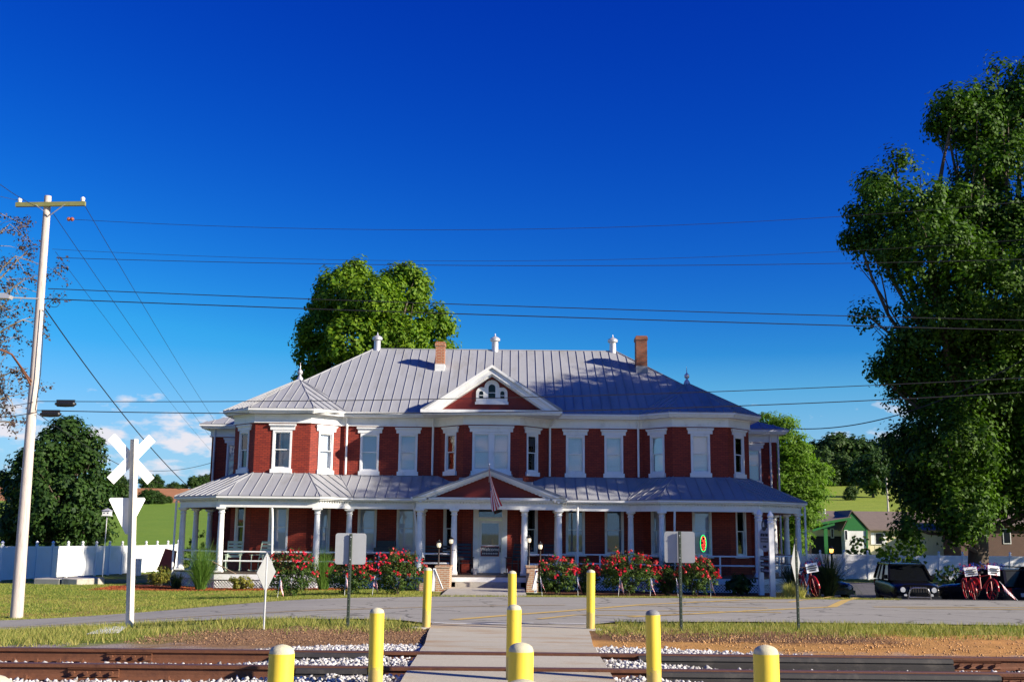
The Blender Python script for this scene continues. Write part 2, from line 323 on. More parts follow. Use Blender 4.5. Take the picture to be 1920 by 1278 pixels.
class MB:
    def __init__(s): s.v = []; s.f = []; s.uv = {}; s.mi = {}; s.cm = 0
    def add(s, vs, fs):
        n = len(s.v); s.v += [tuple(map(float, q)) for q in vs]
        for f in fs:
            if s.cm: s.mi[len(s.f)] = s.cm
            s.f.append(tuple(i + n for i in f))
        return s
    def box(s, x0, x1, y0, y1, z0, z1):
        return s.add([(x, y, z) for z in (z0, z1) for y in (y0, y1) for x in (x0, x1)],
                     [(0, 2, 3, 1), (4, 5, 7, 6), (0, 1, 5, 4), (2, 6, 7, 3), (0, 4, 6, 2), (1, 3, 7, 5)])
    def fbox(s, fr, s0, s1, d0, d1, z0, z1):            # box in a wall frame fr = (p0, t, n)
        p, t, n = fr
        q = lambda a, d, z: (p[0] + t[0] * a + n[0] * d, p[1] + t[1] * a + n[1] * d, z)
        return s.add([q(a, d, z) for z in (z0, z1) for d in (d0, d1) for a in (s0, s1)],
                     [(0, 2, 3, 1), (4, 5, 7, 6), (0, 1, 5, 4), (2, 6, 7, 3), (0, 4, 6, 2), (1, 3, 7, 5)])
    def bar(s, a, b, w, h=None, up=(0, 0, 1)):          # square bar from a to b
        h = h or w; a = Vector(a); b = Vector(b); d = (b - a).normalized(); u = Vector(up)
        if abs(d.dot(u)) > .98: u = Vector((0, 1, 0))
        r = d.cross(u).normalized() * w / 2; t = r.cross(d).normalized() * h / 2
        vs = [p + i * r + j * t for p in (a, b) for i, j in ((-1, -1), (1, -1), (1, 1), (-1, 1))]
        return s.add(vs, [(0, 1, 2, 3), (7, 6, 5, 4), (0, 4, 5, 1), (1, 5, 6, 2), (2, 6, 7, 3), (3, 7, 4, 0)])
    def tube(s, pts, r, n=8, cap=True):
        pts = [Vector(p) for p in pts]; rs = r if isinstance(r, (list, tuple)) else [r] * len(pts)
        base = len(s.v); ref = Vector((.31, .17, .93)); fs = []; vs = []
        for i, p in enumerate(pts):
            d = (pts[min(i + 1, len(pts) - 1)] - pts[max(i - 1, 0)]).normalized()
            if i == 0 and abs(d.dot(ref)) > .95: ref = Vector((.93, .2, .1))
            a = d.cross(ref).normalized(); b = a.cross(d); 
            for k in range(n):
                q = 2 * math.pi * k / n; vs.append(p + (a * math.cos(q) + b * math.sin(q)) * rs[i])
        for i in range(len(pts) - 1):
            for k in range(n):
                fs.append((i * n + k, i * n + (k + 1) % n, (i + 1) * n + (k + 1) % n, (i + 1) * n + k))
        if cap: fs.append(tuple(range(n))); fs.append(tuple(range((len(pts) - 1) * n, len(pts) * n)))
        return s.add(vs, fs)
    def lathe(s, prof, c=(0, 0, 0), n=16, axis='Z'):
        vs = []; fs = []
        for r, z in prof:
            for k in range(n):
                q = 2 * math.pi * k / n; p = (r * math.cos(q), r * math.sin(q), z)
                if axis == 'X': p = (p[2], p[0], p[1])
                if axis == 'Y': p = (p[0], p[2], p[1])
                vs.append((p[0] + c[0], p[1] + c[1], p[2] + c[2]))
        for i in range(len(prof) - 1):
            for k in range(n): fs.append((i * n + k, i * n + (k + 1) % n, (i + 1) * n + (k + 1) % n, (i + 1) * n + k))
        fs.append(tuple(range(n))[::-1]); fs.append(tuple(range((len(prof) - 1) * n, len(prof) * n)))
        return s.add(vs, fs)
    def slab(s, poly, off):                            # planar polygon extruded by vector off
        n = len(poly); o = Vector(off); a = [Vector(p) for p in poly]
        fs = [tuple(range(n))[::-1], tuple(range(n, 2 * n))] + [(i, (i + 1) % n, n + (i + 1) % n, n + i) for i in range(n)]
        return s.add(a + [p + o for p in a], fs)
    def build(s, name, mat, parent=None, smooth=False, raw=False, kind=None):
        me = bpy.data.meshes.new(name); o = org(parent) if parent is not None else Vector((0, 0, 0))
        vs = s.v if raw else [(x - o.x, y - o.y, z - o.z) for x, y, z in s.v]
        me.from_pydata(vs, [], s.f)
        mats = mat if isinstance(mat, (list, tuple)) else [mat]
        for m in mats: me.materials.append(M[m] if isinstance(m, str) else m)
        if s.mi:
            for i, k in s.mi.items(): me.polygons[i].material_index = k
        if s.uv:
            ul = me.uv_layers.new(name='UVMap')
            for p in me.polygons:
                u = s.uv.get(p.index)
                if u:
                    for li, c in zip(p.loop_indices, u): ul.data[li].uv = c
        else:
            bm = bmesh.new(); bm.from_mesh(me); bmesh.ops.recalc_face_normals(bm, faces=bm.faces); bm.to_mesh(me); bm.free()
        if smooth:
            for p in me.polygons: p.use_smooth = True
            try: me.set_sharp_from_angle(angle=rad(40))
            except Exception: pass
        ob = bpy.data.objects.new(name, me); C.objects.link(ob); ob.parent = parent
        if kind: ob['kind'] = kind
        return ob
def offset_poly(pts, d):                               # open polyline, outward = right of travel direction (left to right -> towards -y)
    out = []
    for i, p in enumerate(pts):
        ns = []
        for a, b in ((i - 1, i), (i, i + 1)):
            if a < 0 or b >= len(pts): continue
            t = Vector((pts[b][0] - pts[a][0], pts[b][1] - pts[a][1])).normalized(); ns.append(Vector((t.y, -t.x)))
        if len(ns) == 1: q = ns[0] * d
        else:
            m = (ns[0] + ns[1]).normalized(); q = m * d / max(.3, m.dot(ns[0]))
        out.append((p[0] + q.x, p[1] + q.y))
    return out
def ribbon(mb, pts, d0, d1, z0, z1):
    a = offset_poly(pts, d0); b = offset_poly(pts, d1); n = len(pts)
    vs = [(*p, z0) for p in a] + [(*p, z0) for p in b] + [(*p, z1) for p in b] + [(*p, z1) for p in a]
    fs = []
    for i in range(n - 1):
        for j in range(4):
            k = (j + 1) % 4; fs.append((j * n + i, j * n + i + 1, k * n + i + 1, k * n + i))
    fs += [(0, n, 2 * n, 3 * n), (n - 1, 4 * n - 1, 3 * n - 1, 2 * n - 1)]
    return mb.add(vs, fs)
def frame(a, b):
    t = Vector((b[0] - a[0], b[1] - a[1])); L = t.length; t.normalize()
    return ((a[0], a[1]), (t.x, t.y), (t.y, -t.x)), L
def text_mesh(txt, size, depth=.004, align='CENTER'):
    cu = bpy.data.curves.new('lettering', 'FONT'); cu.body = txt; cu.size = size; cu.extrude = depth; cu.align_x = align; cu.align_y = 'CENTER'
    o = bpy.data.objects.new('lettering', cu); C.objects.link(o)
    dg = bpy.context.evaluated_depsgraph_get(); me = bpy.data.meshes.new_from_object(o.evaluated_get(dg))
    bpy.data.objects.remove(o); me.materials.clear(); return me
def raw_mesh(name, V, F, mat, parent=None, smooth=False):
    """numpy verts (n,3) + faces (m,k) into a mesh quickly"""
    V = np.asarray(V, np.float32); F = np.asarray(F, np.int32); k = F.shape[1]
    me = bpy.data.meshes.new(name); me.vertices.add(len(V)); me.vertices.foreach_set('co', V.ravel())
    me.loops.add(F.size); me.loops.foreach_set('vertex_index', F.ravel())
    me.polygons.add(len(F)); me.polygons.foreach_set('loop_start', np.arange(0, F.size, k, dtype=np.int32))
    try: me.polygons.foreach_set('loop_total', np.full(len(F), k, np.int32))
    except Exception: pass
    me.update(calc_edges=True); me.validate()
    me.materials.append(M[mat] if isinstance(mat, str) else mat)
    if smooth: me.polygons.foreach_set('use_smooth', np.ones(len(F), bool))
    o = bpy.data.objects.new(name, me); C.objects.link(o); o.parent = parent
    return o

# ------------------------------------------------------------------ terrain
def sst(a, b, x):
    t = np.clip((np.asarray(x, float) - a) / (b - a), 0, 1); return t * t * (3 - 2 * t)
PY = [-60, 0, 9, 10.6, 14.6, 16.2, 18, 20.5, 21.2, 33, 36, 43, 60, 83]
PZ = [.05, .08, .12, .17, .17, .18, .145, .10, .09, -.12, -.24, -.38, -.60, -.75]
DLY = [14.6, 18, 21.5, 29, 38, 44]; DLZ = [0, -.2, -.42, -.47, -.2, 0]
LY = [79, 110, 150, 220, 330, 450, 800, 4000]; LZ = [-.95, .2, 2.6, 6.8, 14.1, 17, 22, 26]
RY = [79, 88, 112, 140, 200, 330, 450, 800, 4000]; RZ = [-1.25, -1.3, -1.2, 1.0, 6.7, 16.9, 19, 22, 26]
def gz(x, y):
    x = np.asarray(x, float); y = np.asarray(y, float)
    z = np.interp(y, PY, PZ)
    z = z + sst(-4, -13, x) * np.interp(y, DLY, DLZ)
    z = z - .42 * sst(-12, -20, x) * sst(42, 56, y)
    z = z - .72 * sst(10.2, 14.5, x) * sst(36.5, 45, y)
    far = sst(70, 95, y); w = sst(-40, 40, x)
    z = z * (1 - far) + far * (np.interp(y, LY, LZ) * (1 - w) + np.interp(y, RY, RZ) * w)
    return z
def g(x, y): return float(gz(x, y))
def axis(segs):
    out = []
    for a, b, n in segs: out += list(np.linspace(a, b, n, endpoint=False))
    return np.array(out + [segs[-1][1]])
gx = axis([(-3000, -600, 8), (-600, -120, 24), (-120, -30, 40), (-30, -16, 28), (-16, 16, 190), (16, 40, 48), (40, 120, 30), (120, 600, 24), (600, 3000, 8)])
gy = axis([(-3000, -200, 6), (-200, -60, 6), (-60, 0, 8), (0, 9, 8), (9, 22, 95), (22, 48, 80), (48, 100, 60), (100, 360, 66), (360, 800, 15), (800, 4000, 8)])
X, Y = np.meshgrid(gx, gy)
Z = gz(X, Y)
near = sst(9, 11, Y) * (1 - sst(20, 24, Y)) * (1 - sst(16, 25, np.abs(X)))
def vnoise(x, y, seed=0):
    r = np.random.default_rng(seed); t = r.random((256, 256)); xi = np.floor(x).astype(int); yi = np.floor(y).astype(int); fx = x - xi; fy = y - yi
    fx = fx * fx * (3 - 2 * fx); fy = fy * fy * (3 - 2 * fy); a = lambda i, j: t[(xi + i) % 256, (yi + j) % 256]
    return a(0, 0) * (1 - fx) * (1 - fy) + a(1, 0) * fx * (1 - fy) + a(0, 1) * (1 - fx) * fy + a(1, 1) * fx * fy
nz = vnoise(X * 2.2, Y * 2.2, 1) * .6 + vnoise(X * 5.1, Y * 5.1, 2) * .4
Z = Z + (nz - .5) * .07 * near * sst(15.2, 16.5, Y) * (1 - sst(20.2, 21, Y)) * sst(1.5, 2.0, np.abs(X))
# real surface colours of the ground: lawn, dirt, mulch, stubble
def lerp(a, b, t): return a * (1 - t[..., None]) + np.array(b) * t[..., None]
n2 = vnoise(X * .5 + 7, Y * .5, 3) * .5 + vnoise(X * 1.3, Y * 1.3, 4) * .5; n3 = vnoise(X * 3, Y * 3, 5) * .5 + vnoise(X * 7, Y * 7, 6) * .5
col = np.zeros(X.shape + (3,)) + np.array((.13, .20, .028))
col = lerp(col, (.34, .27, .085), sst(.40, .72, n2) * .9)
col = lerp(col, (.15, .25, .032), sst(75, 100, Y)); col = lerp(col, (.23, .30, .042), sst(75, 100, Y) * sst(-10, 60, X))
col = lerp(col, (.40, .19, .085), sst(224, 232, Y + X * .02) * (1 - sst(332, 345, Y)) * (1 - sst(-40, -25, X)))
trk = sst(3, 10.5, Y) * (1 - sst(15.4, 16.1, Y + (n3 - .5) * 1.5)); col = lerp(col, (.30, .27, .245), trk)
col = lerp(col, (.30, .27, .245), (1 - sst(3, 9, Y)) * sst(-24, -14, Y))
dirt = sst(15.0, 15.6, Y + (n3 - .5)) * (1 - sst(18.6, 20.0, Y + (n3 - .5) * 2.6 + (n2 - .5) * 2.2))
dr = dirt * sst(.8, 1.1, X); col = lerp(col, (.47, .255, .085), dr)
col = lerp(col, (.17, .095, .05), dr * sst(17.2, 18.0, Y + n3) * (1 - sst(5.5, 6.6, X)))
dl = dirt * (1 - sst(-1.1, -.8, X)) * sst(-6.2, -4.2, X + (n3 - .5)); col = lerp(col, (.25, .15, .08), dl)
bed = sst(40.9, 41.4, Y + (n3 - .5) * .5) * (1 - sst(45, 46, Y)) * sst(-16, -15.4, X) * (1 - sst(-6.2, -5.4, X)); col = lerp(col, (.36, .10, .04), bed)
bed = sst(37.6, 38.0, Y + (n3 - .5) * .4) * (1 - sst(45, 46, Y)) * sst(1.0, 1.3, X) * (1 - sst(11.6, 12.2, X)); col = lerp(col, (.13, .06, .03), bed)
bed = sst(29.2, 29.8, Y + (n3 - .5) * .5 + X * .02) * (1 - sst(30.2, 31, Y)) * (1 - sst(-9.6, -8, X)); col = lerp(col, (.26, .13, .055), bed * .5)
ny, nx = X.shape
V = np.stack([X, Y, Z], -1).reshape(-1, 3); idx = np.arange(nx * ny).reshape(ny, nx)
F = np.stack([idx[:-1, :-1], idx[:-1, 1:], idx[1:, 1:], idx[1:, :-1]], -1).reshape(-1, 4)
ground = raw_mesh('ground', V, F, 'ground', smooth=True)
ca = ground.data.color_attributes.new('Col', 'FLOAT_COLOR', 'POINT')
ca.data.foreach_set('color', np.concatenate([col.reshape(-1, 3), np.ones((nx * ny, 1))], 1).astype(np.float32).ravel())
props(ground, 'grassy and earthy ground rolling back to distant farm fields', 'ground', kind='structure')

RFX = [-80, -40, -20, -12.7, -10.5, -7.9, -5.9, -3.9, -1.9, 0, 7, 15, 40, 120]
RFY = [18, 22.5, 26.2, 27.3, 28.4, 29.6, 30.9, 31.9, 33.3, 34, 35, 35.6, 36.6, 38]
RNX = [-80, -40, -20, -12, -7, -4.5, -2.2, -1.6, 1.5, 2.1, 4, 15, 40, 120]
RNY = [13, 17, 20.8, 21.6, 21.4, 21.6, 21.7, 20.6, 20.6, 21.6, 21.9, 21.7, 22, 23]
def sheet(name, xs, near_f, far_f, nc, mat, dz, label, cat):
    xs = np.asarray(xs); t = np.linspace(0, 1, nc)
    A = near_f(xs); B = far_f(xs); YY = A[:, None] * (1 - t) + B[:, None] * t; XX = np.repeat(xs[:, None], nc, 1)
    V = np.stack([XX, YY, gz(XX, YY) + dz], -1).reshape(-1, 3); n = len(xs); idx = np.arange(n * nc).reshape(n, nc)
    F = np.stack([idx[:-1, :-1], idx[1:, :-1], idx[1:, 1:], idx[:-1, 1:]], -1).reshape(-1, 4)
    o = raw_mesh(name, V, F, mat, smooth=True); return props(o, label, cat, kind='structure')
wob = lambda x, s, a: a * (vnoise(np.asarray(x) * 1.7 + s, np.zeros_like(x) + s, 9) - .5) + a * .6 * (vnoise(np.asarray(x) * 5 + s, np.zeros_like(x) + s, 8) - .5)
rx = axis([(-80, -14, 60), (-14, 14, 220), (14, 120, 90)])
road = sheet('road', rx, lambda x: np.interp(x, RNX, RNY) + wob(x, 3, .25), lambda x: np.interp(x, RFX, RFY) + wob(x, 30, .18), 26, 'road', .03,
             'grey asphalt road running between the railway and the red brick house', 'road')
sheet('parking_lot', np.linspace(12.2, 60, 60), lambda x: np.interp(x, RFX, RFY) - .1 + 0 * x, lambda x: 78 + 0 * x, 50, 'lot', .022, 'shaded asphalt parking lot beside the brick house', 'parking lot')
def roadpt(px, py, dz):
    lo, hi = 5., 90.
    for _ in range(50):
        m = (lo + hi) / 2; p = at(px, py, m)
        if p[2] > g(p[0], p[1]): lo = m
        else: hi = m
    p = at(px, py, lo); return p[0], p[1]
def stripe(pix, w, mat, name='painted_line'):
    pts = [Vector(roadpt(*p, 0)) for p in pix]; d = []
    for i in range(len(pts) - 1):
        n = max(2, int((pts[i + 1] - pts[i]).length / .35)); d += [pts[i].lerp(pts[i + 1], k / n) for k in range(n)]
    d.append(pts[-1]); mb = MB(); vs = []; 
    for i, p in enumerate(d):
        t = (d[min(i + 1, len(d) - 1)] - d[max(i - 1, 0)]).normalized(); q = Vector((-t.y, t.x)) * w / 2
        for sg in (-1, 1): a = p + q * sg; vs.append((a.x, a.y, g(a.x, a.y) + .038))
    mb.add(vs, [(2 * i, 2 * i + 1, 2 * i + 3, 2 * i + 2) for i in range(len(d) - 1)])
    return mb.build(name, mat, road)
stripe([(0, 1179), (150, 1171), (320, 1161), (480, 1152), (640, 1145), (800, 1140), (960, 1137), (1060, 1136)], .16, 'yellowf')
stripe([(850, 1164.5), (960, 1155), (1080, 1146), (1200, 1135.5), (1330, 1129), (1490, 1124)], .24, 'yellow')
stripe([(1200, 1137), (1320, 1139), (1440, 1141.5)], .17, 'yellow'); stripe([(1120, 1146), (1230, 1147), (1465, 1150.5)], .17, 'yellow')
stripe([(1010, 1163), (1080, 1155), (1220, 1157), (1300, 1153)], .16, 'yellow')
stripe([(1180, 1159), (1300, 1153), (1405, 1147), (1560, 1139.5), (1640, 1134), (1860, 1124)], .24, 'yellow')
stripe([(1638, 1139.5), (1780, 1140), (1950, 1141)], .22, 'yellow'); stripe([(1700, 1142.5), (1950, 1144.5)], .18, 'yellow')
stripe([(1300, 1129.5), (1480, 1130.5), (1640, 1134)], .14, 'yellow')
sb = MB(); q = [roadpt(*p, 0) for p in ((160, 1193), (196, 1178), (240, 1176.5), (222, 1190.5))]
sb.add([(x, y, g(x, y) + .04) for x, y in q], [(0, 1, 2, 3)]); sb.build('painted_stop_line', 'wpaint', road)
for pts in ([(812, 1170), (840, 1171.5), (900, 1172.5), (1000, 1171)], [(1030, 1171), (1098, 1172)]): stripe(pts, .11, 'wpaint', 'painted_edge_line')
for pts in ([(1345, 1135), (1368, 1133.5)], [(1316, 1160.5), (1352, 1161.5)]): stripe(pts, .05, 'wpaint', 'chalk_mark')

# concrete path over the rails, in three pours between the rails
PX = lambda y: np.interp(y, [0, 11, 13.5, 15, 18, 20.6], [1.1, 1.06, 1.09, 1.12, 1.3, 1.42])
path = bpy.data.objects.new('path', None); C.objects.link(path); path['kind'] = 'structure'; props(path, 'concrete footpath crossing the rails between yellow bollards', 'path')
def pathz(y): return float(np.interp(y, [-20, 6, 9, 11.2, 14.3, 16, 18.5, 20.6], [.06, .12, .22, .322, .322, .25, .165, .125]))
for y0, y1 in ((-4, 11.97), (12.18, 13.49), (13.70, 20.62)):
    mb = MB(); ys = np.linspace(y0, y1, 14)
    for i in range(13):
        a, b = ys[i], ys[i + 1]; wa, wb = float(PX(a)), float(PX(b)); za, zb = pathz(a), pathz(b)
        mb.add([(-wa, a, za), (wa, a, za), (wb, b, zb), (-wb, b, zb), (-wa - .05, a, -.1), (wa + .05, a, -.1), (wb + .05, b, -.1), (-wb - .05, b, -.1)], [(0, 1, 2, 3), (0, 3, 7, 4), (1, 5, 6, 2)] + ([(0, 4, 5, 1)] if i == 0 else []) + ([(3, 2, 6, 7)] if i == 12 else []))
    mb.build('concrete_slab', 'path', path)

# ------------------------------------------------------------------ railway
def rail_profile():
    h = [(.070, 0), (.070, .011), (.014, .035), (.009, .06), (.009, .115), (.034, .128), (.036, .160), (.028, .170)]
    return h + [(-a, b) for a, b in h[::-1]]
TB = .18
def make_rail(yc, label, joints, seals, anchors):
    t = thing('rail', (0, yc, TB), label, 'rail')
    mb = MB(); pr = rail_profile(); xs = [-60, -30, -14, 14, 30, 60]; n = len(pr)
    for x in xs: mb.add([(x, yc + a, TB + b) for a, b in pr], [])
    for i in range(len(xs) - 1):
        for k in range(n):
            if (pr[k][1] > .155 and pr[(k + 1) % n][1] > .155): mb.cm = 1
            else: mb.cm = 0
            mb.mi[len(mb.f)] = mb.cm; mb.f.append((i * n + k, i * n + (k + 1) % n, (i + 1) * n + (k + 1) % n, (i + 1) * n + k))
    mb.cm = 0
    mb.build('rail_steel', ['rust', 'railhead'], t)
    for x0, x1 in joints:
        b = MB(); b.slab([(x0, yc - .012, TB + .03), (x0, yc - .05, TB + .035), (x0, yc - .034, TB + .062), (x0, yc - .034, TB + .095), (x0, yc - .052, TB + .115), (x0, yc - .012, TB + .12)], (x1 - x0, 0, 0))
        jb = b.build('joint_bar', 'rust', t)
        for k in range(4):
            q = MB(); xx = x0 + (x1 - x0) * (k + .5) / 4; q.lathe([(.021, -.030), (.021, .004)], (xx, yc - .05, TB + .077), 6, 'Y'); q.build('bolt', 'rust', jb)
    for x0, x1 in seals:
        b = MB(); L = x1 - x0
        b.slab([(x0, yc - .010, TB + .005), (x0, yc - .135, TB + .005), (x0, yc - .14, TB + .06), (x0, yc - .105, TB + .075), (x0, yc - .105, TB + .088), (x0, yc - .12, TB + .1), (x0, yc - .11, TB + .142), (x0, yc - .04, TB + .150), (x0, yc - .037, TB + .12), (x0, yc - .012, TB + .11)], (L, 0, 0))
        b.build('rubber_flangeway_strip', 'rubber', t)
    for xx in anchors:
        b = MB(); b.box(xx - .02, xx + .02, yc - .115, yc - .01, TB + .008, TB + .03); b.box(xx - .018, xx + .018, yc - .118, yc - .085, TB + .008, TB + .055); b.bar((xx + .05, yc - .10, TB - .01), (xx + .05, yc - .085, TB + .03), .018)
        b.build('rail_anchor', 'rust', t)
    return t
an = [x for x in np.arange(-14, -5.0, .27)]
make_rail(13.6, 'rusty steel rail beyond the other rail, next to the dirt verge', [(-4.82, -4.28), (5.33, 5.9)], [(-2.75, -1.55), (1.55, 5.3)], an + list(np.arange(6.1, 9, .5)))
make_rail(12.08, 'rusty steel rail with white ballast along its near side', [(-4.68, -4.14), (5.25, 5.75)], [(-2.25, -1.5), (1.5, 5.2)], list(np.arange(-13.9, -5, .8)) + [-3.6, -3.05])
tp = None
for i, x in enumerate(np.arange(-14.6, 14.6, .56)):
    if abs(x) < 1.2: continue
    o = MB()
    if tp is None:
        o.box(-.115, .115, -1.28, 1.28, -.16, 0); bmesh_o = o.build('railway_tie', 'tie'); tp = bmesh_o; ob = tp
    else: ob = tp.copy(); C.objects.link(ob)
    ob.location = (x + random.uniform(-.05, .05), 12.82 + random.uniform(-.06, .06), TB - .008 + random.uniform(-.006, .006)); ob.rotation_euler.z = random.uniform(-.025, .025)
    props(ob, 'weathered timber railway tie bedded in ballast under the rails', 'railway tie', 'ties under the rails')

# ballast stones: nobody could count them
def stones(name, P, size, mat, parent=None, flat=.75):
    base = np.array([(1, 0, 0), (-1, 0, 0), (0, 1, 0), (0, -1, 0), (0, 0, 1), (0, 0, -1)], float)
    tri = np.array([(0, 2, 4), (2, 1, 4), (1, 3, 4), (3, 0, 4), (2, 0, 5), (1, 2, 5), (3, 1, 5), (0, 3, 5)])
    n = len(P); V = np.repeat(base[None], n, 0) + RNG.normal(0, .22, (n, 6, 3)); V[:, :, 2] *= flat
    a = RNG.random(n) * 6.28; b = RNG.normal(0, .6, n); c, s = np.cos(a)[:, None], np.sin(a)[:, None]
    x, y, z = V[..., 0].copy(), V[..., 1].copy(), V[..., 2].copy(); cb, sb_ = np.cos(b)[:, None], np.sin(b)[:, None]
    y, z = y * cb - z * sb_, y * sb_ + z * cb; x, y = x * c - y * s, x * s + y * c
    sz = (size * RNG.uniform(.55, 1.45, n))[:, None]
    V = np.stack([x * sz, y * sz, z * sz], -1) + P[:, None, :]
    F = (tri[None] + (np.arange(n) * 6)[:, None, None]).reshape(-1, 3)
    return raw_mesh(name, V.reshape(-1, 3), F, mat, parent)
def on_path(x, y): return np.abs(x) < PX(y) - .02
n = 92000; x = RNG.uniform(-14, 14, n); y = RNG.uniform(9.6, 16.2, n)
ax = np.abs(x); pile = np.where(x < 0, sst(3.6, 1.9, ax), sst(2.8, 1.3, ax))
keep = ~on_path(x, y)
edge = 14.6 + np.where(x < 0, 1.25 * sst(4.4, 1.6, ax), 1.15 * sst(5.5, 1.4, ax)) + RNG.normal(0, .12, n)
keep &= (y < edge)
dr_ = np.minimum(np.abs(y - 12.08), np.abs(y - 13.6)); keep &= dr_ > .085
keep &= ~((dr_ < .16) & (y < 13.6) & (((x > 1.7) & (x < 5.3)) | ((x < -1.9) & (x > -2.8))))
keep &= RNG.random(n) < np.where((y > 14.3) & (ax > 4.5), .25, 1)
x, y, pile = x[keep], y[keep], pile[keep]
h = .16 + .10 * pile * np.exp(-((y - 12.9) / 2.2) ** 2) + RNG.uniform(-.01, .03, len(x)) + np.where(y < 11, .0, 0)
h = np.where(y > 14.6, gz(x, y) + .015 + .06 * pile * sst(15.8, 14.8, y), h); h = np.where(y < 11.2, np.minimum(h, .165 + RNG.uniform(-.02, .035, len(x))), h)
st = stones('ballast_stones', np.stack([x, y, h], 1), .0265, 'gravel'); props(st, 'white and grey crushed stone ballast around the rails', 'ballast', kind='stuff')
# bark chips on the bare verge
n = 9000; x = np.concatenate([RNG.uniform(-5.5, -1.1, n // 2), RNG.uniform(1.6, 6.0, n // 2)]); y = RNG.uniform(15.8, 19.9, n)
k = (np.where(x < 0, y > 15.8, y > 17.0)) & (RNG.random(n) < .9 - .35 * (y > 19)) & (np.abs(x) > PX(y) + .02); x, y = x[k], y[k]
ch = stones('bark_chips', np.stack([x, y, gz(x, y) + .012], 1), .015, 'mulch', flat=.3); props(ch, 'brown bark chips scattered on the verge beside the path', 'bark chips', kind='stuff')
n = 2500; x = RNG.uniform(1.6, 13, n); y = RNG.uniform(14.8, 18.5, n); ds = stones('dirt_clods', np.stack([x, y, gz(x, y) + .005], 1), .016, plain('clod_dirt', (.45, .25, .1), .95, var=.3)); props(ds, 'small orange clods and pebbles on the bare dirt verge', 'clods', kind='stuff')
n = 7000; x = RNG.uniform(-15.4, -6.2, n); y = RNG.uniform(41.2, 43.3, n); rm = stones('red_mulch', np.stack([x, y, gz(x, y) + .02], 1), .03, 'rmulch', flat=.35); props(rm, 'reddish wood mulch along the lattice of the porch', 'mulch', kind='stuff')

# ------------------------------------------------------------------ grass blades
def blades(name, x, y, hgt, w, mat, lean=.35, label='', cat='grass', zf=None, parent=None, kind='stuff'):
    n = len(x); z = gz(x, y) if zf is None else zf
    a = RNG.random(n) * 6.28; h = hgt * RNG.uniform(.5, 1.5, n); l = h * RNG.normal(0, lean, n); l2 = h * RNG.normal(0, lean, n)
    dx, dy = np.cos(a) * w / 2, np.sin(a) * w / 2
    V = np.empty((n, 3, 3)); V[:, 0] = np.stack([x - dx, y - dy, z - .01], 1); V[:, 1] = np.stack([x + dx, y + dy, z - .01], 1); V[:, 2] = np.stack([x + l, y + l2, z + h], 1)
    o = raw_mesh(name, V.reshape(-1, 3), np.arange(3 * n).reshape(-1, 3), mat, parent)
    if label: props(o, label, cat, kind=kind)
    return o
def clumpy(x, y, seed, thr, soft=.12):
    v = vnoise(x * 1.1, y * 1.1, seed) * .55 + vnoise(x * 3.3, y * 3.3, seed + 1) * .45
    return RNG.random(len(x)) < sst(thr - soft, thr + soft, v)
n = 120000; x = RNG.uniform(-15, 15, n); y = RNG.uniform(15.4, 21.7, n)
dens = np.where(x < 0, sst(17.8, 20.4, y + sst(-4.5, -6.5, x) * 4.2), sst(17.6, 20.3, y)) * (np.abs(x) > PX(y) + .12)
k = (RNG.random(n) < dens * .95) & clumpy(x, y, 21, .36, .2) & (y < np.interp(x, RNX, RNY) + .12 * RNG.normal(0, 1, n) + .05) & ~((np.abs(x) < 2.0) & (y > 20.3))
blades('verge_grass', x[k], y[k], .085, .014, 'grass', .5, 'rough dry green grass on the verge between rails and road')
n = 26000; x = RNG.uniform(-9, 24, n); y = np.interp(x, RFX, RFY) + RNG.exponential(.35, n) - .08
k = clumpy(x, y, 25, .33, .2) & ~((x > 12.4) & (x < 18.8)) ; blades('road_edge_grass', x[k], y[k], .075, .014, 'grass', .5, 'thin grass strip along the far edge of the road in front of the flower beds')
n = 150000; x = RNG.uniform(-24, -2.6, n); y = RNG.uniform(27, 50, n); k = (y > np.interp(x, RFX, RFY) + .05) & ~((y > 41.2) & (x > -15.2)) & (RNG.random(n) < .9)
blades('lawn_grass', x[k], y[k], .045, .02, 'lawn', .6, 'short mown lawn left of the brick house with dry patches')

# ------------------------------------------------------------------ bollards
def bollard(px, py, Y, base, label, capd=False, length=None):
    x, yy, zt = at(px, py, Y); t = thing('bollard', (x, yy, base), label, 'bollard', 'yellow bollards at the path crossing')
    R_ = .0745; mb = MB(); zc = zt - .052
    mb.lathe([(R_ - .001, base - .05), (R_, base + .02), (R_, zc)], (x, yy, 0), 28); mb.build('post', 'boll', t, True)
    c = MB(); c.lathe([(R_ - .002, zc - .004), (R_ - .003, zc + .012), (R_ * .86, zc + .028), (R_ * .62, zc + .041), (R_ * .3, zc + .049), (.004, zc + .052)], (x, yy, 0), 28); c.build('cap', 'bcapd' if capd else 'bcap', t, True); t.rotation_euler = (random.uniform(-.012, .012), random.uniform(-.012, .012), random.uniform(0, 6))
    return t
gB = lambda x, y: max(g(x, y), 0)
bollard(801.5, 1063, 19.6, .12, 'yellow bollard on concrete footing at the road edge, brown chips side')
bollard(961, 1069, 19.6, .14, 'yellow bollard in the middle of the path at the road edge')
bollard(1107, 1067, 19.6, .12, 'yellow bollard at the road edge beside the dry grass')
bollard(708, 1138, 11.4, .08, 'yellow bollard in white gravel by the rubber-edged rails, pale cap')
bollard(963.5, 1132, 11.4, .24, 'yellow bollard with a chipped rusty spot under its cap, mid path before the rails')
bollard(1225, 1142, 11.4, .08, 'yellow bollard with a dark grey cap beside the gravel', True)
bollard(526, 1207, 6.6, .1, 'yellow bollard with crumbling cap in front of the joint bar side of the rails')
bollard(973.5, 1203, 6.6, .13, 'yellow bollard with a flaky pale cap standing in the path')
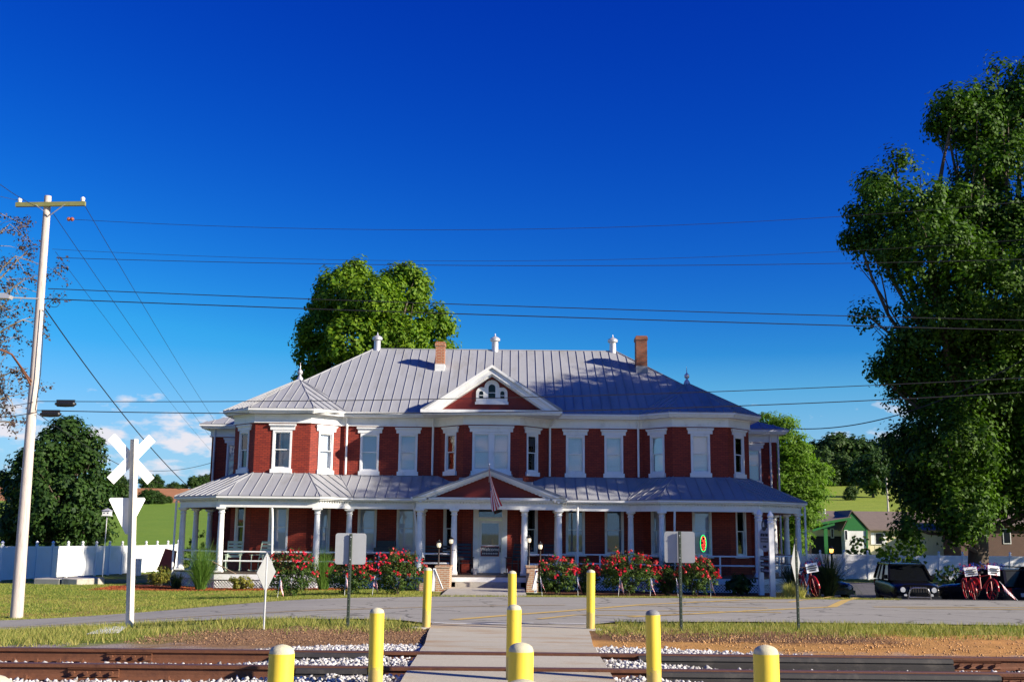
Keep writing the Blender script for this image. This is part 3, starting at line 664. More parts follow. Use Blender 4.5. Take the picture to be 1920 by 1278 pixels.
bollard(1436, 1208, 6.6, .1, 'yellow bollard with peeling cap in front of the black rubber strips')
bollard(-18, 1262, 3.1, .08, 'yellow bollard next to the ballast, its crown alone showing beside the weed')
bollard(975, 1273, 3.35, .08, 'yellow bollard in the path with just its crown showing')
for x in (-1.52, 1.42):
    mb = MB(); mb.lathe([(.2, -.1), (.2, .13), (.17, .142)], (x, 19.6, 0), 20); props(mb.build('concrete_footing', 'concrete'), 'round concrete footing under the %s road-edge bollard' % ('chip-side' if x < 0 else 'dry-grass-side'), 'footing')

# ------------------------------------------------------------------ road signs seen from behind
def rrect(w, h, r, n=5):
    out = []
    for cx, cy, a0 in ((w / 2 - r, h / 2 - r, 0), (-w / 2 + r, h / 2 - r, 90), (-w / 2 + r, -h / 2 + r, 180), (w / 2 - r, -h / 2 + r, 270)):
        for k in range(n): a = rad(a0 + 90 * k / (n - 1)); out.append((cx + r * math.cos(a), cy + r * math.sin(a)))
    return out
def uchannel(mb, x, y, z0, z1, w=.055):
    pr = [(-w / 2, .0), (-w / 2 + .012, .0), (-w / 2 + .018, .028), (w / 2 - .018, .028), (w / 2 - .012, 0), (w / 2, 0), (w / 2 - .012, .034), (-w / 2 + .012, .034)]
    mb.slab([(x + a, y - b, z0) for a, b in pr], (0, 0, z1 - z0))
def road_sign(px, py0, py1, Y, w, h, diamond, rz, post, label, sz):
    b = at(px, py1, Y); x, yy = b[0], b[1]; gb = g(x, yy); top = at(px, py0, Y)[2]
    t = thing('road_sign', (x, yy, gb), label, 'road sign', None)
    mb = MB()
    if post == 'upost':
        uchannel(mb, 0, -.02, -.15, top - gb)
        p = mb.build('post', 'upost', t, raw=True)
        for k in range(int((top - gb) / .1)):
            q = MB(); q.lathe([(.005, -.0555), (.005, -.054)], (0, 0, .1 + k * .1), 8, 'Y'); q.build('post_hole', 'galv' if k % 9 else 'galv', p, raw=True)
    else:
        mb.tube([(0, -.02, -.15), (0, -.02, top - gb - .05)], .017, 10); mb.build('post', 'silver', t, True, raw=True)
    s2 = MB(); cz = sz[0] - gb
    pl = [(0, h / 2), (-w / 2, 0), (0, -h / 2), (w / 2, 0)] if diamond else rrect(w, h, .045)
    s2.slab([(a, .004, cz + b_) for a, b_ in pl], (0, .006, 0)); f = s2.build('sign_panel', 'alu', t, raw=True); f.rotation_euler.z = rz
    for dz in (-.18, .2):
        q = MB(); q.lathe([(.012, -.064), (.012, -.052)], (0, 0, cz + dz), 8, 'Y'); q.build('bolt', 'galv', f, raw=True)
    return t
zc_ = lambda px, py, Y: at(px, py, Y)[2]
road_sign(652, 1000, 1187, 19.3, .53, .53, False, rad(6), 'upost', 'bare metal back of a square road sign on a green post in brown chips', (zc_(652, 1028, 19.3),))
road_sign(1277, 996, 1187, 19.5, .53, .54, False, rad(-7), 'upost', 'bare metal back of a square road sign on a green post by the dark-capped bollard', (zc_(1277, 1025, 19.5),))
road_sign(494, 1037, 1197, 18.8, .62, .66, True, rad(72), 'silver', 'bare metal diamond road sign turned sideways on a thin silver post', (zc_(494, 1072, 18.8),))
road_sign(1497, 1008, 1183, 20.2, .78, .80, True, rad(64), 'upost', 'diamond road sign almost edge-on, on a green post before the two white sign posts', (zc_(1497, 1055, 20.2),))

# crossbuck
Yc = 20.0; x, yy, zb = at(242, 1208, Yc); zt = at(245, 823, Yc)[2]
t = thing('crossbuck_sign', (x, yy, zb), 'white railroad crossbuck with yield sign below, on a square timber post, seen from behind', 'crossing sign')
mb = MB(); w = .050; mb.box(-w, w, -w, w, -.3, zt - zb); p = mb.build('post', 'postwood', t, raw=True); p.rotation_euler.z = rad(-28)
for hz in (1060, 1102, 1119, 1138, 1153):
    q = MB(); q.lathe([(.016, -w - .002), (.016, -w + .01)], (0, 0, at(240, hz, Yc)[2] - zb), 10, 'Y'); h_ = q.build('bolt_hole', 'dark', p, raw=True); h_.rotation_euler.z = rad(-62)
zx = at(242, 859, Yc)[2] - zb; fr = rad(-28)
for i, a in enumerate((rad(46), rad(-46))):
    q = MB(); L = .55; d = (math.cos(a), math.sin(a)); nn = (-d[1], d[0]); hw = .088
    pts = [(d[0] * u * L + nn[0] * v * hw, d[1] * u * L + nn[1] * v * hw) for u, v in ((-1, -1), (1, -1), (1, 1), (-1, 1))]
    q.slab([(a_, .10 + .012 * i, zx + b_) for a_, b_ in pts], (0, .006, 0)); bl = q.build('crossbuck_blade', 'white', t, raw=True); bl.rotation_euler.z = rad(42)
    q = MB(); q.bar((-d[0] * L * .95, .098 + .012 * i, zx - d[1] * L * .95), (d[0] * L * .95, .098 + .012 * i, zx + d[1] * L * .95), .05, .004, (0, 1, 0)); q.build('reflective_strip', 'white2', bl, raw=True)
zy = at(235, 962, Yc)[2] - zb; q = MB(); cnr = []
for a0, (ax_, az_) in ((90, (-.30, .26)), (-30 + 0, (.30, .26)), (210, (0, -.34))): pass
q.slab([(-.31, .10, zy + .29), (-.335, .10, zy + .26), (-.02, .10, zy - .36), (.02, .10, zy - .36), (.335, .10, zy + .26), (.31, .10, zy + .29)], (0, .006, 0)); ys = q.build('yield_sign_panel', 'white', t, raw=True); ys.rotation_euler.z = rad(40); ys.location.x = -.06; t.rotation_euler.y = rad(-2.5)

# ------------------------------------------------------------------ utility pole and wires
YP = 29.0; bx_, _, _ = at(31, 1158, YP); zb = g(bx_, YP); zt = at(90, 368, YP)[2]; xt = at(90, 368, YP)[0]
t = thing('utility_pole', (bx_, YP, zb), 'tall pale wooden utility pole with a mossy crossarm on the lawn', 'utility pole')
mb = MB(); mb.tube([(bx_, YP, zb - .3), (bx_ * .5 + xt * .5, YP, zb + 5), (xt, YP, zt)], [.16, .125, .092], 20); mb.build('shaft', 'pole', t, True)
A = Vector(at(30, 384, YP - .12)); B = Vector(at(160, 382, YP - .12)); mb = MB(); mb.bar(A, B, .09, .115); arm = mb.build('crossarm', 'armwood', t)
for f in (.05, .96):
    p = A.lerp(B, f); q = MB(); q.lathe([(.02, .05), (.05, .07), (.045, .10), (.06, .12), (.055, .16), (.03, .19), (.01, .2)], p, 12); q.build('insulator', 'porcelain', arm, True)
for f, px in ((.3, 84), (.72, 90)):
    q = MB(); q.bar(A.lerp(B, f) - Vector((0, .07, .03)), Vector(at(93, 404, YP - .11)), .035, .008); q.build('arm_brace', 'galv', arm)
for dz in (.06, .14):
    q = MB(); p = Vector(at(124 + dz * 80, 411, YP - .1)); q.lathe([(.02, -.05), (.055, -.02), (.055, .02), (.02, .05)], p, 10, 'X'); q.build('strain_insulator', 'pbrown', t, True)
pa = [at(58, 722, YP - .1), at(40, 690, YP - .3), at(22, 664, YP - .5), at(0, 655, YP - .7), at(-60, 652, YP - 1)]
q = MB(); q.tube(pa, .028, 8); q.build('lamp_arm', 'rust', t, True)
q = MB(); q.tube([at(60, 716, YP - .1), at(24, 666, YP - .5)], .02, 8); q.build('arm_stay', 'rust', t, True)
q = MB(); p = at(4, 557, YP - .4); q.slab([(p[0] - .3, p[1] - .1, p[2] - .03), (p[0] + .22, p[1] - .1, p[2] - .05), (p[0] + .25, p[1] - .1, p[2] + .04), (p[0] + .1, p[1] - .1, p[2] + .1), (p[0] - .3, p[1] - .1, p[2] + .09)], (0, .22, 0)); q.build('street_lamp_head', 'galv', t)
q = MB(); q.tube([at(4, 557, YP - .3), at(74, 560, YP - .1)], .02, 6); q.build('lamp_head_arm', 'galv', t)
q = MB(); q.tube([at(84, 575, YP - .16), at(76, 700, YP - .19), at(66, 770, YP - .2)], .012, 6); q.build('ground_wire', 'wire', t)
NW = 0
def wire(pts, r, label, cat='cable', n=40, name='overhead_wire', group=None):
    q = MB(); q.tube(pts, r, 5); o = q.build(name, 'wire', None, True); return props(o, label, cat, group)
def span(pix, Y, r, label, xe=24.):            # level span: parabola through three surveyed points, run on to the next pole outside the picture
    P = [at(*p, Y) for p in pix]; c = np.polyfit([p[0] for p in P], [p[2] for p in P], 2)
    xs = np.linspace(P[0][0], xe, 40); return wire([(x, Y, float(np.polyval(c, x))) for x in xs], r, label)
span([(130, 411), (960, 430), (1590, 405)], YP, .006, 'thin overhead wire leaving the pole at the orange strain insulators')
span([(98, 467), (960, 489), (1600, 470)], YP, .005, 'very thin overhead wire strung just above the twisted pair near the pole head')
span([(105, 483), (960, 498), (1920, 486)], YP, .008, 'thin overhead wire crossing the tree crown behind the house near its top')
span([(90, 541), (850, 570), (1620, 593)], YP, .012, 'dark overhead cable that dips beside the pole, upper of the crossing pair')
span([(80, 560), (850, 588), (1920, 619)], YP, .014, 'thick dark overhead cable with a small coil beside the pole')
span([(60, 752), (960, 745), (1920, 708)], YP, .011, 'telephone cable running past the roof, upper of the low pair')
span([(60, 769), (640, 775), (1920, 735)], YP, .013, 'telephone cable running past the eaves, lower of the low pair')
cc = Vector(at(102, 569, YP - .05)); wire([cc + Vector((.13 * math.cos(a), 0, .10 * math.sin(a))) for a in np.linspace(0, 6.4, 20)], .008, 'small coil of spare dark cable hanging at the pole')
def sagged(a, b, sag, n=30):
    a, b = Vector(a), Vector(b); return [a.lerp(b, i / n) - Vector((0, 0, sag * 4 * (i / n) * (1 - i / n))) for i in range(n + 1)]
wire(sagged(at(158, 384, YP - .1), at(470, 880, 112), .5), .008, 'thin wire running back from the right end of the crossarm')
wire(sagged(at(98, 398, YP - .1), at(455, 890, 112), .4), .008, 'wire with dark sleeves running back from under the crossarm')
wire(sagged(at(104, 472, YP - .1), at(440, 890, 112), .4), .006, 'thin wire running back from below the small insulator')
for f in (.02, .035):
    p = sagged(at(98, 398, YP - .1), at(455, 890, 112), .4, 200)[int(f * 200)]
wire(sagged(at(84, 578, YP - .1), at(378, 935, 47), .35), .016, 'thick service cable sloping down from the pole to the porch')
wire(sagged(at(70, 775, YP - .1), at(338, 917, 46.5), .25), .010, 'cable sloping from low on the pole to the porch corner')
wire(sagged(at(70, 752, YP), at(-200, 752, YP - 3), .2), .010, 'telephone cable leaving the pole away from the house'); wire(sagged(at(70, 772, YP), at(-200, 768, YP - 3), .2), .012, 'lower telephone cable leaving the pole away from the house')
wire(sagged(at(78, 392, YP), at(-260, 90, 15), .3), .008, 'wire rising from the crossarm away from the house'); wire(sagged(at(36, 376, YP), at(-200, 300, 26), .1), .006, 'wire leaving the crossarm end over the bare tree')
wire(sagged(at(1484, 803, 51.5), at(2050, 590, 36), 1.1), .022, 'thick service cable from the side wing up through the big tree'); wire(sagged(at(1520, 876, 75), at(1900, 760, 60), .6), .010, 'thin far wire over the neighbouring roofs')
wire(sagged(at(280, 882, 60), at(400, 866, 52.0), .15), .012, 'thin wire reaching the corner of the brick house over the field')
for px, py, lab in ((123, 757, 'black splice case hanging on the upper telephone cable'), (95, 776, 'black splice case on the lower telephone cable next to the pole')):
    p = Vector(at(px, py, YP)); q = MB(); L = .24; q.lathe([(.03, -L - .04), (.045, -L), (.075, -L + .02), (.085, 0), (.075, L - .02), (.045, L), (.03, L + .04)], p, 10, 'X'); q.box(p.x - L, p.x + L, p.y - .03, p.y + .03, p.z + .06, p.z + .11)
    props(q.build('splice_case', 'black', None, True), lab, 'splice case')

# ------------------------------------------------------------------ the red brick house
CXH, YW, BH, BA = -.8, 45.6, 1.13, 1.08
FLZ = .2                                          # porch floor
house = thing('brick_house', (CXH, YW, g(CXH, YW)), 'large two-storey red brick house with silver metal roof, corner bays and wraparound white porch', 'house')
def bay(c): return [(c - BH - BA, YW), (c - BH, YW - BA), (c + BH, YW - BA), (c + BH + BA, YW)]
BL, BC, BR = CXH - 8.5, CXH, CXH + 8.5
XL, XR, WL, WR, YG, YB = BL - BH - BA, BR + BH + BA, CXH - 13.3, CXH + 13.3, 51.6, 60.
wallpts = [(WL, YB), (WL, YG), (XL, YG)] + bay(BL) + bay(BC) + bay(BR) + [(XR, YG), (WR, YG), (WR, YB)]
ZT = 6.12; UP = (4.24, 5.82); LO = (.95, 2.92)
def wall_with_openings(a, b, z0, z1, ops, name='wall'):
    fr, L = frame(a, b); mb = MB(); p, t, n = fr
    ss = sorted({0, L, *[o[0] for o in ops], *[o[1] for o in ops]}); zs = sorted({z0, z1, *[o[2] for o in ops], *[o[3] for o in ops]})
    q = lambda s_, d, z: (p[0] + t[0] * s_ + n[0] * d, p[1] + t[1] * s_ + n[1] * d, z)
    u0 = p[0] * 1.0 + p[1] * .7
    def quad(vs, uv): mb.uv[len(mb.f)] = uv; mb.add(vs, [(0, 1, 2, 3)])
    for i in range(len(ss) - 1):
        for j in range(len(zs) - 1):
            s0, s1, a0, a1 = ss[i], ss[i + 1], zs[j], zs[j + 1]; cs, cz = (s0 + s1) / 2, (a0 + a1) / 2
            if any(o[0] < cs < o[1] and o[2] < cz < o[3] for o in ops): continue
            quad([q(s0, 0, a0), q(s1, 0, a0), q(s1, 0, a1), q(s0, 0, a1)], [(u0 + s0, a0), (u0 + s1, a0), (u0 + s1, a1), (u0 + s0, a1)])
    D = -.16
    for s0, s1, a0, a1 in ops:
        for c in ([q(s0, 0, a0), q(s0, D, a0), q(s0, D, a1), q(s0, 0, a1)], [q(s1, D, a0), q(s1, 0, a0), q(s1, 0, a1), q(s1, D, a1)],
                  [q(s0, 0, a0), q(s1, 0, a0), q(s1, D, a0), q(s0, D, a0)], [q(s0, D, a1), q(s1, D, a1), q(s1, 0, a1), q(s0, 0, a1)]):
            quad(c, [(0, 0), (.16, 0), (.16, 1), (0, 1)])
    return mb.build(name, 'brick', house), fr, L
def window(fr, sc, w, z0, z1, upper, shade='shade', double=False, low=.0):
    s0, s1 = sc - w / 2, sc + w / 2; cw = .075
    mb = MB(); mb.fbox(fr, s0, s0 + cw, -.1, .035, z0, z1); mb.fbox(fr, s1 - cw, s1, -.1, .035, z0, z1); mb.fbox(fr, s0 + cw, s1 - cw, -.1, .035, z1 - .09, z1); mb.fbox(fr, s0 + cw, s1 - cw, -.1, .035, z0, z0 + .06)
    if double: mb.fbox(fr, sc - .1, sc + .1, -.1, .03, z0 + .06, z1 - .09)
    win = mb.build('window', 'white', house)
    if upper:
        q = MB(); q.fbox(fr, s0 - .11, s1 + .11, -.02, .055, z1 + .003, z1 + .18); q.fbox(fr, s0 - .16, s1 + .16, -.02, .12, z1 + .18, z1 + .24); q.fbox(fr, s0 - .14, s1 + .14, -.02, .09, z1 + .145, z1 + .177); q.build('lintel', 'white', win)
        q = MB(); q.fbox(fr, s0 - .05, s1 + .05, -.02, .09, z0 - .17, z0 - .003); q.build('sill', 'white', win)
    else:
        q = MB(); q.fbox(fr, s0 - .06, s1 + .06, -.02, .10, z0 - .08, z0 - .003); q.build('sill', 'white', win)
    bays_ = [(s0 + cw, s1 - cw)] if not double else [(s0 + cw, sc - .1), (sc + .1, s1 - cw)]
    zm = (z0 + z1) / 2
    for a, b in bays_:
        for k, (c0, c1, d) in enumerate(((zm - .02, z1 - .09, -.045), (z0 + .06, zm + .02, -.085))):
            q = MB(); f = .035
            q.fbox(fr, a, a + f, d, d + .03, c0, c1); q.fbox(fr, b - f, b, d, d + .03, c0, c1); q.fbox(fr, a + f, b - f, d, d + .03, c1 - f, c1); q.fbox(fr, a + f, b - f, d, d + .03, c0, c0 + f)
            sh = q.build('sash', 'white', win)
            q = MB(); q.fbox(fr, a + f, b - f, d + .01, d + .016, c0 + f, c1 - f); q.build('pane', 'glass', win)
        q = MB(); q.fbox(fr, a - .02, b + .02, -.150, -.14, z0 + low * (z1 - z0), z1); q.build('window_blind', shade, win)
    q = MB(); q.fbox(fr, s0 + .02, s1 - .02, -.30, -.16, z0 - .01, z1 + .01); q.build('dark_room_behind', 'dark', win)
segs = []
for i in range(len(wallpts) - 1): segs.append((wallpts[i], wallpts[i + 1]))
def seglen(s_): return math.dist(*s_)
for i, (a, b) in enumerate(segs):
    L = seglen((a, b)); ops = []; wins = []; door = False
    def addw(sc, w, up=True, lo=True, **k):
        if up: ops.append((sc - w / 2, sc + w / 2, *UP)); wins.append((sc, w, *UP, True, k.get('us', 'shade'), k.get('dbl', False)))
        if lo: ops.append((sc - w / 2, sc + w / 2, *LO)); wins.append((sc, w, *LO, False, k.get('ls', 'shade'), False))
    if i == 1: addw(1.1, .74, True, False)
    elif i == 3 - 1: addw(2.2, .74, False, True)
    elif i in (3, 5): addw(L / 2, .72, us='shade')
    elif i == 4: addw(L / 2, .78, us='curtain')
    elif i == 6: addw(-5.88 - a[0], .78); addw(-4.28 - a[0], .78)
    elif i in (7, 9): addw(L / 2, .66, ls='curtain')
    elif i == 8: addw(L / 2, 1.54, True, False, dbl=True); ops.append((L / 2 - .52, L / 2 + .52, FLZ, 3.02)); door = True
    elif i == 10: addw(2.68 - a[0], .78, ls='curtain'); addw(4.28 - a[0], .78, ls='curtain')
    elif i in (11, 13): addw(L / 2, .72, ls='shade')
    elif i == 12: addw(L / 2, .78)
    elif i == 15: addw(L - 1.1, .74, True, False)
    wo_, fr, L = wall_with_openings(a, b, -1.4 if i in (14, 15, 16) else -.9, ZT, ops)
    for w_ in wins: window(fr, w_[0], w_[1], w_[2], w_[3], w_[4], w_[5], w_[6])
    if door:
        c = L / 2; q = MB(); q.fbox(fr, c - .68, c - .47, -.1, .06, FLZ, 3.04); q.fbox(fr, c + .47, c + .68, -.1, .06, FLZ, 3.04); q.fbox(fr, c - .47, c + .47, -.1, .05, 2.30, 2.40); q.fbox(fr, c - .47, c + .47, -.1, .05, 2.92, 3.04); q.fbox(fr, c - .72, c - .44, -.02, .09, FLZ, FLZ + .18); q.fbox(fr, c + .44, c + .72, -.02, .09, FLZ, FLZ + .18)
        dfr = q.build('door_frame', 'white', house)
        q = MB(); q.fbox(fr, c - .47, c + .47, -.07, -.06, 2.4, 2.92); q.build('transom_pane', 'glass', dfr); q = MB(); q.fbox(fr, c - .47, c + .47, -.14, -.12, 2.4, 2.92); q.build('transom_backing', 'dark', dfr)
        q = MB(); d0, d1 = -.09, -.045
        q.fbox(fr, c - .465, c - .34, d0, d1, FLZ + .01, 2.29); q.fbox(fr, c + .34, c + .465, d0, d1, FLZ + .01, 2.29); q.fbox(fr, c - .34, c + .34, d0, d1, 2.16, 2.29); q.fbox(fr, c - .34, c + .34, d0, d1, FLZ + .01, 1.30)
        dr = q.build('door', 'door', house)
        q = MB(); q.fbox(fr, c - .34, c + .34, -.075, -.07, 1.30, 2.16); q.build('door_pane', 'glass', dr); q = MB(); q.fbox(fr, c - .34, c + .34, -.13, -.12, 1.28, 2.18); q.build('lace_curtain', 'curtain', dr)
        for k in range(-2, 3):
            q = MB(); q.fbox(fr, c + k * .115 - .004, c + k * .115 + .004, d1 - .002, d1 + .006, FLZ + .12, .78); q.build('door_groove', 'white2', dr)
        q = MB(); q.fbox(fr, c + .385, c + .425, d1, d1 + .05, 1.02, 1.22); q.fbox(fr, c + .39, c + .42, d1, d1 + .03, 1.25, 1.29); q.build('door_handle', 'black', dr)
        dfr_keep = fr, c
# entablature, cornice
mb = MB(); ribbon(mb, wallpts, .004, .09, 6.105, 6.15); ribbon(mb, wallpts, .0, .06, 6.15, 6.46); ribbon(mb, wallpts, .0, .12, 6.40, 6.462); mb.build('frieze', 'white', house)
mb = MB(); ribbon(mb, wallpts, -.1, .40, 6.464, 6.52); ribbon(mb, wallpts, .2, .45, 6.522, 6.575); ribbon(mb, wallpts, .3, .50, 6.577, 6.645); mb.build('cornice', 'white', house)
mb = MB(); mb.box(CXH - 2.78, CXH + 2.78, 43.90, 45.3, 6.466, 6.53); mb.box(CXH - 2.86, CXH + 2.86, 43.84, 45.3, 6.532, 6.655); mb.build('gable_cornice', 'white', house)

# roof: base sheets plus separate standing-seam panels
roof_base = MB(); panels = []
def clip(poly, a, b, c):
    out = []
    for i in range(len(poly)):
        p, q = poly[i], poly[(i + 1) % len(poly)]; fp, fq = a * p[0] + b * p[1] + c, a * q[0] + b * q[1] + c
        if fp >= 0: out.append(p)
        if (fp >= 0) != (fq >= 0):
            t = fp / (fp - fq); out.append((p[0] + t * (q[0] - p[0]), p[1] + t * (q[1] - p[1])))
    return out
def roof_plane(poly, w=.385, phase=0.):
    P = [Vector(p) for p in poly]; n = (P[1] - P[0]).cross(P[2] - P[0]).normalized()
    if n.z < 0: n = -n
    h = Vector((0, 0, 1)).cross(n).normalized(); s_ = n.cross(h); o = P[0]
    p2 = [((p - o).dot(h), (p - o).dot(s_)) for p in P]
    roof_base.slab(P, -n * .05)
    lo = min(p[0] for p in p2); hi = max(p[0] for p in p2); k = math.floor((lo - phase) / w)
    while k * w + phase < hi:
        a0, a1 = k * w + phase, (k + 1) * w + phase; k += 1
        q = clip(clip(p2, 1, 0, -a0), -1, 0, a1)
        if len(q) < 3: continue
        area = abs(sum(q[i][0] * q[(i + 1) % len(q)][1] - q[(i + 1) % len(q)][0] * q[i][1] for i in range(len(q)))) / 2
        if area < .004: continue
        mb = MB(); to = lambda c, d: o + h * c[0] + s_ * c[1] + n * d
        mb.slab([to(c, .003) for c in q], n * .006)
        ed = [c[1] for c in q if abs(c[0] - a0) < 1e-4]
        if len(ed) >= 2 and max(ed) - min(ed) > .1:
            mb.slab([to((a0 - .002, min(ed)), .005), to((a0 + .012, min(ed)), .005), to((a0 + .012, max(ed)), .005), to((a0 - .002, max(ed)), .005)], n * .036)
        panels.append(mb)
ZE, ZR, YE, YR = 6.66, 10.26, 45.12, 51.0
exl, exr = XL + .3, XR - .3; rl, rr = CXH - 5.72, CXH + 5.72
roof_plane([(exl, YE, ZE), (exr, YE, ZE), (rr, YR, ZR), (rl, YR, ZR)])
roof_plane([(exl, 2 * YR - YE, ZE), (exl, YE, ZE), (rl, YR, ZR)]); roof_plane([(exr, YE, ZE), (exr, 2 * YR - YE, ZE), (rr, YR, ZR)])
roof_base.slab([Vector(p) for p in [(exl, 2 * YR - YE, ZE), (exr, 2 * YR - YE, ZE), (rr, YR, ZR), (rl, YR, ZR)]], (0, 0, -.05))
for c in (BL, BR):                                 # corner bay roofs
    ap = (c, 47.6, 8.33); k = .207
    f = [(c - BH - k, YW - BA - .5), (c + BH + k, YW - BA - .5)]; m = BH + BA + .5; ym = YW - .5 * .414 + .0
    ring = [(c - m, 51.4), (c - m, ym), f[0], f[1], (c + m, ym), (c + m, 51.4)]
    for a, b in zip(ring[:-1], ring[1:]): roof_plane([(*a, 6.662), (*b, 6.662), ap], .36, .1)
gap = 8.42; sl = (gap - ZE) / 2.85                 # centre gable roof
yv = YE + (gap - ZE) / ((ZR - ZE) / (YR - YE))
for sg in (-1, 1): roof_plane([(CXH, 43.86, gap), (CXH, yv, gap), (CXH + sg * 2.85, YE, ZE), (CXH + sg * 2.85, 43.86, ZE)], .4)
wz, wr = 6.68, 8.7                                 # rear wing hip roof
a, b = (WL - .5, YG - .5), (WR + .5, 61.); hy = (a[1] + b[1]) / 2
for P in ([(a[0], a[1], wz), (b[0], a[1], wz), (b[0] - 5.2, hy, wr), (a[0] + 5.2, hy, wr)], [(a[0], b[1], wz), (a[0], a[1], wz), (a[0] + 5.2, hy, wr)], [(b[0], a[1], wz), (b[0], b[1], wz), (b[0] - 5.2, hy, wr)]): roof_plane(P, .6)
# porch roof following the bays
porch = [(XL, YG)] + bay(BL) + bay(BR) + [(XR, YG)]
PO, PZE, PZW = 2.12, 3.09, 4.07
ev = offset_poly(porch, PO)
for i in range(len(porch) - 1):
    roof_plane([(*ev[i], PZE), (*ev[i + 1], PZE), (*porch[i + 1], PZW), (*porch[i], PZW)], .42, .05)
PXH, PYF = 2.92, 41.95                             # portico gable roof
for sg in (-1, 1): roof_plane([(CXH, PYF - .06, 4.16), (CXH, 44.4, 4.16), (CXH + sg * PXH, 44.4, 3.085), (CXH + sg * PXH, PYF - .06, 3.085)], .42)
roof = roof_base.build('roof', 'roof', house)
for mb in panels: mb.build('roof_panel', 'roof', roof)
# ridge caps, hips
def caps(pts, r=.035): q = MB(); q.tube(pts, r, 6); q.build('ridge_cap', 'roof', roof)
caps([(rl, YR, ZR + .02), (rr, YR, ZR + .02)]); caps([(exl, YE, ZE + .02), (rl, YR, ZR + .02)]); caps([(exr, YE, ZE + .02), (rr, YR, ZR + .02)])
for c in (BL, BR):
    for p in ((c - BH - .207, YW - BA - .5), (c + BH + .207, YW - BA - .5), (c - BH - BA - .5, YW - .207), (c + BH + BA + .5, YW - .207)): caps([(*p, 6.68), (c, 47.6, 8.35)], .022)
for i in range(1, len(porch) - 1): caps([(*ev[i], PZE + .015), (*porch[i], PZW + .015)], .022)
for x, nm in ((rl + .15, 0), (CXH, 1), (rr - .15, 2)):   # ridge ventilators
    q = MB(); q.lathe([(.17, -.15), (.16, .0), (.15, .42), (.155, .44), (.23, .45), (.24, .56), (.20, .60), (.05, .68), (.03, .72), (.012, .82)], (x, YR, ZR), 18); q.build('ridge_ventilator', 'galv', roof, True)
for c in (BL, BR):
    q = MB(); q.lathe([(.16, -.12), (.13, .04), (.10, .10), (.05, .16), (.05, .20), (.10, .24), (.115, .30), (.10, .37), (.05, .42), (.02, .47), (.014, .60), (.005, .74)], (c, 47.6, 8.33), 16); q.build('finial', 'galv', roof, True)
slope = (ZR - ZE) / (YR - YE)
for px0, px1, pyt, pyb, mat, lab in ((816, 833, 640, 692, 'obrick', 'orange brick chimney with white base'), (1193.5, 1214, 629, 698, 'dbrick', 'taller sooty brick chimney')):
    Yb = 48.85; x0, x1 = at(px0, pyb, Yb)[0], at(px1, pyb, Yb)[0]; zt = at(px0, pyt, Yb)[2]; zb_ = ZE + (Yb - YE) * slope; d = x1 - x0
    q = MB(); q.box(x0, x1, Yb, Yb + d * 1.3, zb_ + .32, zt - .2); q.box(x0 - .03, x1 + .03, Yb - .03, Yb + d * 1.3 + .03, zt - .2, zt - .06); q.box(x0 + .0, x1, Yb, Yb + d * 1.3, zt - .06, zt); ch = q.build('chimney', mat, house); ch['label'] = lab
    q = MB(); q.box(x0 - .015, x1 + .015, Yb - .02, Yb + d * 1.3 + .02, zb_ - .2, zb_ + .32); q.build('chimney_flashing', 'white2' if mat == 'obrick' else 'roof', ch)
# upper gable face
def gable(half, z0, z1, yf, mat, rake_w, yr, name, dent=False):
    q = MB(); q.slab([(CXH - half, yf, z0), (CXH + half, yf, z0), (CXH, yf, z1)], (0, .1, 0)); ty = q.build(name, mat, house)
    th = math.atan2(z1 - z0, half)
    for sg in (-1, 1):
        for w0, w1, y0, y1 in ((0, .10, yr - .10, yf + .05), (.10, rake_w, yr - .03, yf + .05), (rake_w, rake_w + .06, yr + .06, yf + .05)):
            q = MB(); n = Vector((sg * math.sin(th), 0, math.cos(th))); a = Vector((CXH + sg * (half + .05), 0, z0 - .03)); b = Vector((CXH, 0, z1 + .02 + .05))
            off = [b.z]; A0 = a - n * w0; A1 = a - n * w1; d = (b - a).normalized()
            def ridge(p): tt = (CXH - p.x) / d.x; return p + d * tt
            def foot(p): tt = (z0 - p.z) / d.z if p.z < z0 else 0; return p + d * tt
            P = [foot(A0), ridge(A0), ridge(A1), foot(A1)]
            q.slab([(p.x, y0, p.z) for p in P], (0, y1 - y0, 0)); q.build('raking_cornice', 'white', ty)
        if dent:
            q = MB(); n_ = 20
            for k in range(1, n_):
                c = a - n * (rake_w + .04) + d * ((b - a).length * k / n_)
                q.bar((c.x, yr - .03, c.z), (c.x, yf, c.z), .07, .06, (n.x, 0, n.z))
            q.build('dentil_course', 'white2', ty, kind='stuff')
    return ty
ug = gable(2.72, 6.66, 8.42, 44.35, 'redboard', .30, 43.95, 'gable_wall')
q = MB(); yq = 44.33
def arch(cx, w, z0, zs, n=10): return [(cx - w, z0), (cx + w, z0)] + [(cx + w * math.cos(a), zs + w * math.sin(a)) for a in np.linspace(0, math.pi, n)]
zb_ = 6.98
tr = [(CXH - .64, zb_), (CXH + .64, zb_)] + [(CXH + .42 + .22 * math.cos(a), zb_ + .42 + .22 * math.sin(a)) for a in np.linspace(0, math.pi * .5, 6)] + [(CXH + .31 * math.cos(a), zb_ + .63 + .31 * math.sin(a)) for a in np.linspace(0, math.pi, 12)] + [(CXH - .42 + .22 * math.cos(a), zb_ + .42 + .22 * math.sin(a)) for a in np.linspace(math.pi * .5, math.pi, 6)]
q.slab([(x_, yq, z_) for x_, z_ in tr], (0, -.06, 0)); q.box(CXH - .68, CXH + .68, yq - .09, yq, zb_ - .06, zb_ + .04); aw = q.build('arched_window', 'white', house)
